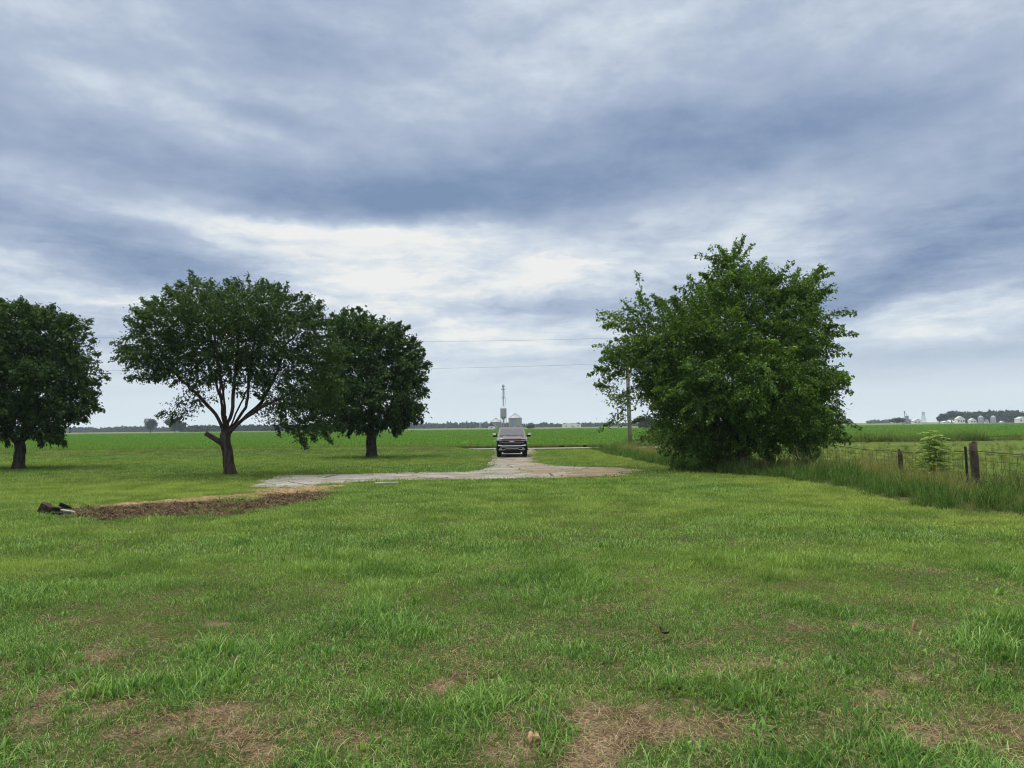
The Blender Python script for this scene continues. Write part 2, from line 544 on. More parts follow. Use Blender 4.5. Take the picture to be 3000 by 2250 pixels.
ys_far = np.concatenate([[-400, -150, -60, -20], np.linspace(-10, 90, 60), 90 + np.linspace(0.02, 1, 60) ** 2 * 4200])
tag(sheet('ground', sym(4200, 121), ys_far, -0.06, M['land']), kind='structure')
FIELD_END = 430.0
tag(sheet('crop_field', sym(520, 161), np.concatenate([np.linspace(68.2, 120, 40), np.linspace(124, FIELD_END, 60)]), 0.16, M['crop'],
          keep=lambda x, y: (x < 13 + 0.02 * (y - 60)) | (y > 92)), kind='structure')
tag(sheet('pasture', np.linspace(13.5, 110, 60), np.linspace(8, 92, 70), 0.012, M['pasture'],
          keep=lambda x, y: (y < 60) | (y > 67.5) & (x > 13)), kind='structure')
tag(sheet('road', np.linspace(-150, 150, 120), np.linspace(63.4, 65.4, 5), 0.03, M['road']), kind='structure')

# driveway: concrete and gravel, open towards the camera
DRIVE = gpoly([(536, 1052), (575, 1038), (612, 1028), (690, 1027), (770, 1024), (900, 1021), (1010, 1019), (1040, 1014), (1056, 1003),
               (1066, 992), (1071, 978), (1068, 972.5), (1050, 969.0), (1165, 968.0), (1156, 972), (1157, 990), (1168, 1001), (1200, 1007), (1290, 1010),
               (1385, 1013), (1405, 1017), (1370, 1022), (1320, 1029), (1210, 1033), (1100, 1036), (960, 1037), (830, 1039), (740, 1044), (690, 1050), (600, 1056)])


def wob(x, y, a=0.5, s=1.1, seed=3):
    return x + a * (fbm(x / s, y / s, seed) - 0.5) * 2, y + a * (fbm(x / s, y / s, seed + 50) - 0.5) * 2


def in_drive(x, y, a=0.55):
    wx, wy = wob(x, y, a)
    return inpoly(wx, wy, DRIVE)


def drive_tan(x, y):            # share of straw and tan dirt on the driveway
    n = fbm(x / 1.6, y / 0.9, 21)
    t = sstep(0.54, 0.66, n) * 0.45
    t = np.maximum(t, sstep(0.6, 2.4, x) * sstep(34, 30, y) * sstep(0.34, 0.52, n))
    t = np.maximum(t, sstep(2.5, 0.2, np.abs(x - 0.7)) * sstep(30, 34, y) * 0.55 * sstep(0.3, 0.6, n))
    t = np.maximum(t, 0.8 * sstep(0.50, 0.60, fbm(x / 1.3, y / 1.3, 23)) * sstep(-1.0, 1.5, x))
    return t


m, nt = new_mat('driveway_concrete')
t = NT(nt)
p = t.pos()
c = t.mix(t.maprange(t.noise(p, 0.7, 5, 0.6), 0.35, 0.65), (0.40, 0.385, 0.355), (0.28, 0.265, 0.235))
c = t.mix(t.maprange(t.noise(p, 16, 5, 0.7), 0.45, 0.68), c, (0.18, 0.155, 0.125))
c = t.mix(t.attr('tan'), c, t.mix(t.noise(p, 11, 5, 0.7), (0.33, 0.245, 0.15), (0.15, 0.11, 0.075)))
crk = t.n('ShaderNodeTexVoronoi', {'Vector': t.pos(0.45, 0.8, 1), 'Scale': 1.0}, feature='DISTANCE_TO_EDGE').outputs['Distance']
c = t.mix(t.maprange(crk, 0.022, 0.006), c, (0.06, 0.05, 0.038))
b = t.n('ShaderNodeBsdfDiffuse', {0: c, 1: 0.7})
t.put(b.inputs['Normal'], t.n('ShaderNodeBump', {'Strength': 0.5, 'Distance': 0.03, 'Height': t.noise(p, 22, 5, 0.7)}).outputs[0])
t.out(b.outputs[0])
M['drive'] = m
tag(sheet('driveway', np.arange(-12.5, 10.5, 0.12), np.arange(21.5, 62.3, 0.14), 0.016, M['drive'], keep=lambda x, y: in_drive(x, y),
          attrs={'tan': drive_tan}), kind='structure')

# scraped patch of soil and straw
DIRT = gpoly([(120, 1106), (150, 1098), (240, 1090), (300, 1084), (400, 1078), (520, 1068), (590, 1056), (700, 1050), (770, 1046), (765, 1052), (724, 1057), (716, 1074),
              (690, 1086), (600, 1098), (520, 1108), (420, 1116), (260, 1121), (140, 1120), (100, 1113)])


def in_dirt(x, y, a=0.55):
    wx, wy = wob(x, y, a * 1.5, 1.0, 31)
    wx, wy = wob(wx, wy, 0.30, 0.25, 37)
    return inpoly(wx, wy, DIRT) & (fbm(np.asarray(x) / 0.9, np.asarray(y) / 0.40, 43, 3) > 0.31)


DIRT_MID = gpoly([(90, 1100), (230, 1098), (330, 1092), (440, 1084), (560, 1075), (640, 1068), (716, 1064)])


def dirt_tan(x, y):
    mx = np.array([q[0] for q in DIRT_MID]); my = np.array([q[1] for q in DIRT_MID])
    ym = np.interp(x, mx, my)
    n = fbm(x / 0.5, y / 0.35, 41)
    return np.clip(sstep(-0.3, 0.6, y - ym + (n - 0.5) * 1.9) * sstep(0.22, 0.45, n + 0.12), 0, 1)


m, nt = new_mat('scraped_soil')
t = NT(nt)
p = t.pos()
c = t.mix(t.maprange(t.noise(t.pos(0.7, 1.6, 1), 2.2, 6, 0.65), 0.40, 0.58), (0.085, 0.056, 0.042), (0.018, 0.014, 0.014))
c = t.mix(t.maprange(t.noise(p, 20, 5, 0.7), 0.50, 0.66), c, (0.22, 0.145, 0.10))
c = t.mix(t.attr('tan'), c, t.mix(t.maprange(t.noise(p, 9, 6, 0.7), 0.35, 0.65), (0.50, 0.37, 0.20), (0.24, 0.16, 0.09)))
b = t.n('ShaderNodeBsdfDiffuse', {0: c, 1: 0.7})
t.put(b.inputs['Normal'], t.n('ShaderNodeBump', {'Strength': 0.8, 'Distance': 0.04, 'Height': t.noise(p, 17, 6, 0.7)}).outputs[0])
t.out(b.outputs[0])
M['dirt'] = m
tag(sheet('dirt_patch', np.arange(-13.5, -3.0, 0.07), np.arange(16.0, 26.5, 0.07), 0.012, M['dirt'], keep=lambda x, y: in_dirt(x, y) & ~in_drive(x, y),
          attrs={'tan': dirt_tan}, zfn=lambda x, y: 0.09 * np.maximum(0, fbm(x / 0.3, y / 0.3, 61) - 0.40)), kind='structure')

# straw / bare spots in the lawn: ground pixels and radii in metres
BARE = [(300, 1570, 1.0, 0.35), (180, 1530, 0.7, 0.25), (380, 1610, 0.5, 0.25), (1330, 1580, 0.95, 0.35), (1160, 1625, 0.6, 0.25), (1900, 1590, 0.8, 0.4), (2080, 1600, 0.5, 0.4),
        (1900, 1360, 0.35, 0.25), (2170, 1640, 0.4, 0.3), (890, 1450, 0.25, 0.18), (1010, 1470, 0.2, 0.15), (1060, 1550, 0.25, 0.2), (520, 1430, 0.5, 0.2), (160, 1420, 0.35, 0.2), (130, 1480, 0.4, 0.2),
        (600, 1205, 0.3, 0.25), (790, 1080, 0.5, 0.3), (800, 1106, 0.6, 0.25), (1770, 1500, 0.35, 0.2), (2020, 1234, 0.9, 0.16), (1550, 1150, 0.6, 0.2), (700, 1630, 0.35, 0.15),
        (1850, 1510, 0.4, 0.15), (720, 1395, 0.18, 0.12), (1260, 1210, 0.4, 0.12), (2000, 1475, 0.3, 0.2), (1000, 1225, 0.5, 0.16), (450, 1345, 0.4, 0.2), (1640, 1440, 0.25, 0.15)]
BAREW = [(*ground(x, y), rx, ry) for x, y, rx, ry in BARE]


def bare(x, y):
    b = np.zeros(np.shape(x))
    wx, wy = wob(np.asarray(x, float), np.asarray(y, float), 0.38, 0.5, 71)
    for (cx, cy, rx, ry) in BAREW:
        if cy > 6.2: rx, ry = rx * 0.62, ry * 0.62
        d = np.sqrt(((wx - cx) / rx) ** 2 + ((wy - cy) / ry) ** 2)
        b = np.maximum(b, sstep(1.25, 0.65, d))
    b = b * sstep(0.35, 0.53, fbm(np.asarray(x) / 0.22, np.asarray(y) / 0.30, 83, 4))
    n = fbm(np.asarray(x) / 0.55, np.asarray(y) / 0.55, 81, 4)
    b = np.maximum(b, sstep(0.66, 0.76, n) * sstep(9, 4.5, y) * 0.9)
    return b


m, nt = new_mat('lawn_soil')
t = NT(nt)
p = t.pos()
c = t.mix(t.maprange(t.noise(p, 0.6, 5, 0.6), 0.35, 0.65), (0.040, 0.060, 0.018), (0.060, 0.075, 0.024))  # soil colour darkened to imitate shade under and between the blades
c = t.mix(t.maprange(t.noise(p, 26, 5, 0.75), 0.45, 0.66), c, (0.20, 0.16, 0.09))
th = t.mix(t.maprange(t.noise(t.pos(1, 1.6, 1), 42, 6, 0.75), 0.40, 0.64), (0.070, 0.050, 0.036), (0.36, 0.27, 0.17))
th = t.mix(t.maprange(t.noise(p, 3.2, 5, 0.6), 0.42, 0.6), th, t.mix(1.0, th, (0.45, 0.42, 0.42), 'MULTIPLY'))
c = t.mix(t.attr('bare'), c, th)
b = t.n('ShaderNodeBsdfDiffuse', {0: c, 1: 0.7})
t.put(b.inputs['Normal'], t.n('ShaderNodeBump', {'Strength': 0.7, 'Distance': 0.03, 'Height': t.noise(p, 28, 5, 0.7)}).outputs[0])
t.out(b.outputs[0])
tag(sheet('lawn', np.concatenate([np.linspace(-46, -14, 80), np.arange(-13.9, 14, 0.11), np.linspace(14.1, 46, 80)]),
          np.concatenate([np.linspace(-6, 2, 20), np.arange(2.1, 16, 0.10), np.linspace(16.2, 61.5, 150)]), 0.0, m, attrs={'bare': bare}), kind='structure')


# ------------------------------------------------------------------ scattering
HIDDEN = bpy.data.collections.new('grass_sources')


def blades(name, n, rad, h, w, bend, mat, lean=0.3, seg=3, flat=0.0, tone=(0, 1), seed=1, spread_pow=0.5, wide_top=False):
    """one tuft: n curved tapering blades"""
    r = np.random.default_rng(seed)
    V = []; Fc = []; T = []
    for i in range(n):
        a = r.uniform(0, 2 * pi); rr = rad * r.uniform(0, 1) ** spread_pow
        base = np.array([rr * cos(a), rr * sin(a), -0.01 + flat * r.uniform(0, 0.03)])
        da = r.uniform(0, 2 * pi)
        out = np.array([cos(da), sin(da), 0])
        side = np.array([-sin(da), cos(da), 0])
        L = h * r.uniform(0.55, 1.15); ww = w * r.uniform(0.7, 1.3)
        th = (abs(r.normal(0, lean)) if not flat else r.uniform(1.15, 1.52))
        k = bend * r.uniform(0.3, 1.3) if not flat else r.uniform(-0.3, 0.5)
        p = base.copy(); b0 = len(V)
        for s in range(seg + 1):
            u = s / seg
            wd = ww * (1 - u ** 1.6) * (0.75 + 0.5 * u)
            if s < seg:
                V.append(p - side * wd / 2); V.append(p + side * wd / 2)
            else:
                V.append(p.copy())
            ang = th + k * u
            p = p + (out * sin(ang) + np.array([0, 0, cos(ang)])) * L / seg
        tn = r.uniform(*tone)
        for s in range(seg - 1):
            q = b0 + 2 * s
            Fc.append((q, q + 1, q + 3)); Fc.append((q, q + 3, q + 2)); T += [tn, tn]
        q = b0 + 2 * (seg - 1)
        Fc.append((q, q + 1, q + 2)); T.append(tn)
    v = np.array(V); f = np.array(Fc)
    o = np_mesh(name, v, f, mat, attrs={'tone': ('FACE', T)})
    COL.objects.unlink(o)
    return o


def gn_scatter(name, protos, pts, rot, scl, idx, tint, parent=None):
    col = bpy.data.collections.new(name + '_source')
    for i, pr in enumerate(protos):
        pr.name = '%s_tuft_%02d' % (name, i)
        col.objects.link(pr)
    me = bpy.data.meshes.new(name)
    n = len(pts)
    me.vertices.add(n)
    me.vertices.foreach_set('co', np.ascontiguousarray(pts, np.float32).ravel())
    for an, typ, val, fld in (('rot', 'FLOAT_VECTOR', rot, 'vector'), ('scl', 'FLOAT_VECTOR', scl, 'vector'), ('pick', 'INT', idx, 'value'), ('tint', 'FLOAT', tint, 'value')):
        a = me.attributes.new(an, typ, 'POINT')
        a.data.foreach_set(fld, np.ascontiguousarray(val, np.int32 if typ == 'INT' else np.float32).ravel())
    o = bpy.data.objects.new(name, me)
    COL.objects.link(o)
    ng = bpy.data.node_groups.new(name + '_scatter', 'GeometryNodeTree')
    ng.interface.new_socket('Geometry', in_out='INPUT', socket_type='NodeSocketGeometry')
    ng.interface.new_socket('Geometry', in_out='OUTPUT', socket_type='NodeSocketGeometry')
    gi = ng.nodes.new('NodeGroupInput'); go = ng.nodes.new('NodeGroupOutput')
    ci = ng.nodes.new('GeometryNodeCollectionInfo')
    ci.inputs['Collection'].default_value = col
    ci.inputs['Separate Children'].default_value = True
    ci.inputs['Reset Children'].default_value = True
    ip = ng.nodes.new('GeometryNodeInstanceOnPoints')
    ip.inputs['Pick Instance'].default_value = True
    L = ng.links.new

    def na(an, typ):
        nd = ng.nodes.new('GeometryNodeInputNamedAttribute')
        nd.data_type = typ
        nd.inputs['Name'].default_value = an
        return nd.outputs['Attribute']
    L(gi.outputs[0], ip.inputs['Points'])
    L(ci.outputs[0], ip.inputs['Instance'])
    L(na('pick', 'INT'), ip.inputs['Instance Index'])
    er = ng.nodes.new('FunctionNodeEulerToRotation')
    L(na('rot', 'FLOAT_VECTOR'), er.inputs[0])
    L(er.outputs[0], ip.inputs['Rotation'])
    L(na('scl', 'FLOAT_VECTOR'), ip.inputs['Scale'])
    L(ip.outputs[0], go.inputs[0])
    md = o.modifiers.new('scatter', 'NODES')
    md.node_group = ng
    return o


def wedge(y0, y1, dens, margin=1.25, half=0.70):
    """random points in the camera's wedge of ground between y0 and y1"""
    area = half * margin * (y1 * y1 - y0 * y0) + 2 * 1.5 * (y1 - y0)
    n = int(area * dens)
    y = np.sqrt(RNG.uniform(y0 * y0, y1 * y1, n))
    x = RNG.uniform(-1, 1, n) * (half * margin * y + 1.5)
    return x, y


FENCE_EDGE = gpoly([(1560, 1025), (1640, 1028), (1700, 1034), (1800, 1050), (1900, 1075), (2000, 1095), (2212, 1117)])
FE_Y = np.array([q[1] for q in FENCE_EDGE])[::-1]; FE_X = np.array([q[0] for q in FENCE_EDGE])[::-1]


def rough_edge(y):              # x where the mown lawn ends at the fence side
    return np.interp(y, np.r_[-10, FE_Y, 30, 40, 52, 60], np.r_[FE_X[0] + 0.6, FE_X, 7.6, 6.9, 6.6, 6.4]) + 0.0


def on_lawn(x, y):
    e = rough_edge(y) + 0.7 * (fbm(x / 1.5, y / 1.5, 91) - 0.5)
    return (x < e) & (y < 61.5)


def lawn_tint(x, y):
    """0 deep green .. 1 yellow-green mown grass"""
    t = 0.25 + 1.2 * (fbm(x / 3.5, y / 1.8, 101, 5) - 0.5)
    t = t + 0.55 * sstep(3.0, 0.5, rough_edge(y) - x - 0.6 + 1.5 * (fbm(x / 2, y / 2, 7) - .5)) * sstep(9, 15, y)
    t = t + 0.45 * sstep(19, 22, y) * sstep(-5, -9, x) * sstep(33, 27, y)
    t = t + 0.25 * (fbm(x / 6.0, y / 0.9, 103, 3) - 0.5) * sstep(20, 26, y) * 2
    t = t + 0.9 * (fbm(x / 4.0, y / 0.55, 105, 3) - 0.5) * sstep(2, 5, x) * sstep(10, 13, y) * sstep(27, 23, y)
    t = t + 0.16 * sstep(10, 15, y) * sstep(30, 24, y)
    t = t - 0.30 * sstep(9, 5, y)
    t = t + 0.25 * sstep(36, 42, y) * sstep(50, 46, y)
    return np.clip(t, 0, 1)


def scatter_lawn():
    near = [blades('b', 26, 0.13, 0.082, 0.0062, 1.7, M['grass'], 0.85, seed=10 + i, tone=(0, 0.97)) for i in range(5)]
    near += [blades('b', 30, 0.11, 0.15, 0.0078, 1.7, M['grass'], 0.75, seg=4, seed=20 + i, tone=(0.0, 0.9)) for i in range(3)]      # 5-7 lusher
    near += [blades('b', 90, 0.20, 0.085, 0.0026, 0.6, M['straw'], flat=1.0, seed=30 + i) for i in range(4)]                      # 8-11 straw
    mid = [blades('b', 30, 0.22, 0.085, 0.0095, 1.5, M['grass'], 0.85, seg=3, seed=40 + i, tone=(0, 1.0)) for i in range(5)]        # 12-16
    far = [blades('b', 36, 0.42, 0.085, 0.018, 1.3, M['grass'], 0.8, seg=2, seed=50 + i, tone=(0, 1.0)) for i in range(4)]        # 17-20
    crumbs = [blades('b', 30, 0.24, 0.12, 0.014, 0.3, M['crumb'], flat=1.0, seed=90 + i, seg=2) for i in range(3)]                  # 21-23
    broad = [blades('b', 12, 0.05, 0.075, 0.026, 1.0, M['grass'], 0.9, seg=3, seed=95 + i, tone=(0.2, 0.8)) for i in range(3)]             # 24-26
    P = []; I = []; S = []
    def put(x, y, idx, sc):
        P.append(np.stack([x, y], 1)); I.append(idx); S.append(sc)
    # green tufts, near
    x, y = wedge(2.6, 11.5, 270, 1.35)
    b = bare(x, y)
    lush = fbm(x / 0.8, y / 0.8, 111, 3)
    k = on_lawn(x, y) & (RNG.uniform(size=len(x)) > b * 0.97)
    k &= RNG.uniform(size=len(x)) < 0.45 + 1.5 * (fbm(x / 0.28, y / 0.28, 113, 3) - 0.28)
    x, y, lush = x[k], y[k], lush[k]
    idx = np.where((lush > 0.62) & (RNG.uniform(size=len(x)) < 0.3), RNG.integers(5, 8, len(x)), RNG.integers(0, 5, len(x)))
    put(x, y, idx, RNG.uniform(0.75, 1.25, len(x)) * (0.55 + 1.15 * (lush - 0.22)))
    # straw in the bare spots and a little everywhere
    x, y = wedge(2.6, 16, 60, 1.35)
    b = bare(x, y)
    k = on_lawn(x, y) & (RNG.uniform(size=len(x)) < np.maximum(b * 0.95, 0.07 * sstep(12, 5, y)))
    x, y = x[k], y[k]
    put(x, y, RNG.integers(8, 12, len(x)), RNG.uniform(0.7, 1.3, len(x)))
    # broad leaved weeds
    x, y = wedge(2.6, 14, 7, 1.35)
    k = on_lawn(x, y) & (fbm(x / 1.1, y / 1.1, 151, 3) > 0.5)
    x, y = x[k], y[k]
    put(x, y, RNG.integers(24, 27, len(x)), RNG.uniform(0.6, 1.5, len(x)))
    # middle distance
    x, y = wedge(10.5, 27, 120, 1.2)
    b = bare(x, y)
    jx = RNG.normal(0, 0.22, len(x)); jy = RNG.normal(0, 0.30, len(x))
    k = on_lawn(x, y) & (RNG.uniform(size=len(x)) > b * 0.95) & ~in_dirt(x + jx * 1.3, y + jy * 1.3) & ~in_drive(x + jx, y + jy)
    k &= RNG.uniform(size=len(x)) < 0.42 + 1.5 * (fbm(x / 0.4, y / 0.4, 115, 3) - 0.25)
    x, y = x[k], y[k]
    put(x, y, RNG.integers(12, 17, len(x)), RNG.uniform(0.7, 1.25, len(x)) * (0.6 + 0.9 * fbm(x / 0.9, y / 0.55, 161, 3)))
    # beyond the driveway
    x, y = wedge(26, 61, 24, 1.15)
    jx = RNG.normal(0, 0.30, len(x)); jy = RNG.normal(0, 0.45, len(x))
    k = on_lawn(x, y) & ~in_drive(x + jx, y + jy) & ~in_dirt(x, y)
    k &= RNG.uniform(size=len(x)) < 0.45 + 1.0 * (fbm(x / 0.9, y / 0.9, 117, 3) - 0.15)
    x, y = x[k], y[k]
    put(x, y, RNG.integers(17, 21, len(x)), RNG.uniform(0.7, 1.3, len(x)) * (1 + 0.9 * np.exp(-((y - 48.5) / 2.2) ** 2) * sstep(-5, -9, x)))
    # straw and root crumbs on the scraped soil
    x, y = wedge(15, 28, 48, 1.0)
    k = in_dirt(x, y) & ~in_drive(x, y)
    x, y = x[k], y[k]
    put(x, y, np.where(RNG.uniform(size=len(x)) < np.clip(dirt_tan(x, y) * 1.2, 0.12, 1), RNG.integers(8, 12, len(x)), RNG.integers(21, 24, len(x))), RNG.uniform(0.8, 1.6, len(x)))
    # weeds that grow on the driveway and on the soil
    x, y = wedge(15, 50, 9, 1.0)
    k = (in_drive(x, y, 0.9) & (fbm(x / 0.8, y / 0.6, 119, 3) > 0.55 - 0.06 * sstep(1, 4, x)) & (RNG.uniform(size=len(x)) < 0.6)) | (in_dirt(x, y) & (fbm(x / 0.7, y / 0.4, 121, 3) > 0.50 - 0.05 * dirt_tan(x, y)))
    x, y = x[k], y[k]
    put(x, y, RNG.integers(12, 17, len(x)), RNG.uniform(0.5, 1.2, len(x)))
    P = np.concatenate(P); I = np.concatenate(I); S = np.concatenate(S)
    n = len(P)
    pts = np.stack([P[:, 0], P[:, 1], H(P[:, 0], P[:, 1])], 1)
    rot = np.stack([RNG.normal(0, 0.08, n), RNG.normal(0, 0.08, n), RNG.uniform(0, 2 * pi, n)], 1)
    scl = np.stack([S, S, S * RNG.uniform(0.8, 1.2, n)], 1)
    o = gn_scatter('lawn_grass', near + mid + far + crumbs + broad, pts, rot, scl, I, lawn_tint(P[:, 0], P[:, 1]))
    tag(o, 'green mown lawn grass with yellow and straw brown spots', 'grass', kind='stuff')
    print('lawn tufts', n)


def scatter_tall():
    pr = [blades('b', 34, 0.20, 0.72, 0.014, 1.7, M['tallgrass'], 0.35, seg=5, seed=60 + i, tone=(0, 0.92)) for i in range(4)]
    pr += [blades('b', 22, 0.20, 0.80, 0.007, 0.7, M['tallgrass'], 0.18, seg=4, seed=70 + i, tone=(0.5, 1.0)) for i in range(3)]
    x = RNG.uniform(5.5, 21, 15000); y = RNG.uniform(7, 62, 15000)
    e = rough_edge(y) + 0.9 * (fbm(x / 1.5, y / 1.5, 91) - 0.5)
    d = x - e
    wid = np.where(y > 33, 3.0, 4.6)
    k = (d > -0.15) & (d < wid + 2.5 * (fbm(x / 2, y / 2, 131) - 0.5)) & (x < 19)
    k &= RNG.uniform(size=len(x)) < np.where(y > 33, 0.7, 0.95)
    x, y, d = x[k], y[k], d[k]
    n = len(x)
    z = H(x, y)
    s = RNG.uniform(0.55, 1.1, n) * (0.55 + 0.55 * sstep(0, 1.0, d)) * (0.18 + 1.35 * fbm(x / 0.8, y / 0.8, 133, 3))
    dry = sstep(0.40, 0.58, fbm(x / 1.8, y / 1.8, 135, 3)) * sstep(1.0, 2.2, d)
    idx = np.where(RNG.uniform(size=n) < 0.18 + 0.5 * dry, RNG.integers(4, 7, n), RNG.integers(0, 4, n))
    pts = np.stack([x, y, z], 1)
    # weeds round the pole base, along the far roadside and in the pasture
    ex = [];
    px, py = POLE
    for _ in range(26):
        ex.append((px + random.gauss(0, 0.55), py + random.gauss(0, 0.4), 1.1, random.randrange(4), 0.1))
    for _ in range(1500):
        xx = random.uniform(14, 80); yy = random.uniform(73, 77)
        ex.append((xx, yy, random.uniform(0.8, 1.7) * (0.4 + 1.1 * float(vnoise(xx / 2.6, yy / 9, 4))), random.choice((0, 1, 2, 3, 4)), 0.35 * random.random()))
    for _ in range(3600):
        yy = random.uniform(8, 60); xx = random.uniform(14.2, 17 + 0.85 * yy)
        ex.append((xx, yy, random.uniform(0.35, 0.75), random.randrange(7), random.random() ** 2))
    for _ in range(1500):
        xx = random.uniform(-48, 12); yy = random.uniform(66.7, 68.8)
        ex.append((xx, yy, random.uniform(0.5, 0.9), random.randrange(7), random.random() * 0.7))
    ex = np.array(ex)
    pts = np.concatenate([pts, np.stack([ex[:, 0], ex[:, 1], H(ex[:, 0], ex[:, 1])], 1)])
    s = np.r_[s, ex[:, 2]]; idx = np.r_[idx, ex[:, 3].astype(int)]; tint = np.r_[dry * 0.9, ex[:, 4]]
    n = len(pts)
    rot = np.stack([RNG.normal(0, 0.12, n), RNG.normal(0, 0.12, n), RNG.uniform(0, 2 * pi, n)], 1)
    o = gn_scatter('tall_grass', pr, pts, rot, np.stack([s, s, s * RNG.uniform(0.85, 1.2, n)], 1), idx, tint)
    tag(o, 'tall unmown grass and dry stalks along the fence and roadside', 'tall grass', kind='stuff')


def scatter_crop():
    pr = [blades('b', 22, 0.45, 0.30, 0.085, 1.3, M['cropleaf'], 0.55, seg=2, seed=80 + i) for i in range(4)]
    n0 = 26000
    y = np.sqrt(RNG.uniform(68.5 ** 2, 165 ** 2, n0)); x = RNG.uniform(-1, 1, n0) * 0.80 * y
    k = (x < 13 + 0.02 * (y - 60)) | (y > 92)
    x, y = x[k], y[k]
    x2 = RNG.uniform(-1, 1, 30000); y2 = np.sqrt(RNG.uniform(160 ** 2, FIELD_END ** 2, 30000)); x2 = x2 * 0.8 * y2
    x = np.r_[x, x2]; y = np.r_[y, y2]
    n = len(x)
    s = RNG.uniform(0.6, 1.15, n) * (0.55 + 0.9 * fbm(x / 9, y / 3, 141, 3)) * (1 + 1.1 * sstep(120, 260, y))
    rot = np.stack([np.zeros(n), np.zeros(n), RNG.uniform(0, 2 * pi, n)], 1)
    o = gn_scatter('crop_plants', pr, np.stack([x, y, H(x, y) + 0.12], 1), rot, np.stack([s, s, s], 1), RNG.integers(0, 4, n), np.zeros(n))
    tag(o, 'low bright green crop plants across the wide field', 'crop', kind='stuff')


# ------------------------------------------------------------------ trees
def colonize(seeds, attr, step, infl, kill, iters=90, trop=(0, 0, 0.05), rng=RNG):
    P = [list(map(float, s[0])) for s in seeds]
    par = [s[1] for s in seeds]
    A = attr.copy()
    N = np.array(P)
    best = np.full(len(A), 1e9); bi = np.zeros(len(A), int)
    def upd(start):
        nonlocal best, bi
        new = np.array(P[start:])
        for c in range(0, len(new), 256):
            d = np.linalg.norm(A[:, None, :] - new[None, c:c + 256, :], axis=2)
            j = d.argmin(1); dm = d[np.arange(len(A)), j]
            k = dm < best
            best = np.where(k, dm, best); bi = np.where(k, j + start + c, bi)
    upd(0)
    for _ in range(iters):
        if not len(A): break
        keep = best > kill
        A = A[keep]; best = best[keep]; bi = bi[keep]
        act = best < infl
        if not act.any(): break
        ids = bi[act]
        Np = np.array(P)
        D = A[act] - Np[ids]
        D /= np.linalg.norm(D, axis=1)[:, None] + 1e-9
        u, inv = np.unique(ids, return_inverse=True)
        S = np.zeros((len(u), 3)); np.add.at(S, inv, D)
        S = S / (np.linalg.norm(S, axis=1)[:, None] + 1e-9) + np.array(trop) + rng.normal(0, 0.16, S.shape)
        S /= np.linalg.norm(S, axis=1)[:, None] + 1e-9
        start = len(P)
        for i, q in zip(u, Np[u] + S * step):
            P.append(list(q)); par.append(int(i))
        upd(start)
    return np.array(P), np.array(par)


def leaf_mesh(name, pos, axis, size, tone, mat, parent, rng, wr=0.62, fold=0.25, up=0.5):
    n = len(pos)
    ax = axis / (np.linalg.norm(axis, axis=1)[:, None] + 1e-9)
    nr = rng.normal(0, 1, (n, 3)); nr[:, 2] += up * 2
    nr -= ax * (nr * ax).sum(1)[:, None]
    nr /= np.linalg.norm(nr, axis=1)[:, None] + 1e-9
    sd = np.cross(ax, nr)
    s = size[:, None]
    mid = pos + ax * s * 0.45
    v = np.empty((n, 4, 3))
    v[:, 0] = pos
    v[:, 1] = mid + sd * s * wr * 0.5 + nr * s * fold * 0.5
    v[:, 2] = pos + ax * s - nr * s * 0.12
    v[:, 3] = mid - sd * s * wr * 0.5 + nr * s * fold * 0.5
    b = np.arange(n)[:, None] * 4
    f = np.concatenate([b + np.array([0, 1, 2]), b + np.array([0, 2, 3])], 1).reshape(-1, 3)
    return np_mesh(name, v.reshape(-1, 3), f, mat, parent, attrs={'tone': ('FACE', np.repeat(tone, 2))})


def branch_mesh(name, P, par, R, mat, parent, K=6):
    n = len(P)
    d = np.zeros((n, 3))
    has = par >= 0
    d[has] = P[has] - P[par[has]]
    d[~has] = (0, 0, 1)
    d /= np.linalg.norm(d, axis=1)[:, None] + 1e-9
    # smooth the ring direction with the main child
    ref = np.array([0.31, 0.93, 0.19])
    u = np.cross(d, ref); u /= np.linalg.norm(u, axis=1)[:, None] + 1e-9
    w = np.cross(d, u)
    a = np.arange(K) * 2 * pi / K
    V = P[:, None, :] + (u[:, None, :] * np.cos(a)[None, :, None] + w[:, None, :] * np.sin(a)[None, :, None]) * R[:, None, None]
    # where a thin branch leaves a thick one, start it with its own radius
    c = np.where(has)[0]
    q = par[c]
    thin = R[c] < 0.30 * R[q]
    f = []
    j = np.arange(K)
    base = c[~thin]
    f.append(np.stack([par[base][:, None] * K + j, par[base][:, None] * K + (j + 1) % K, base[:, None] * K + (j + 1) % K, base[:, None] * K + j], -1).reshape(-1, 4))
    tc_ = c[thin]
    extra = P[par[tc_]][:, None, :] + (u[tc_][:, None, :] * np.cos(a)[None, :, None] + w[tc_][:, None, :] * np.sin(a)[None, :, None]) * R[tc_][:, None, None] * 1.15
    e0 = n * K + np.arange(len(tc_))[:, None] * K
    f.append(np.stack([e0 + j, e0 + (j + 1) % K, tc_[:, None] * K + (j + 1) % K, tc_[:, None] * K + j], -1).reshape(-1, 4))
    return np_mesh(name, np.concatenate([V.reshape(-1, 3), extra.reshape(-1, 3)]), np.concatenate(f), mat, parent, smooth=True)


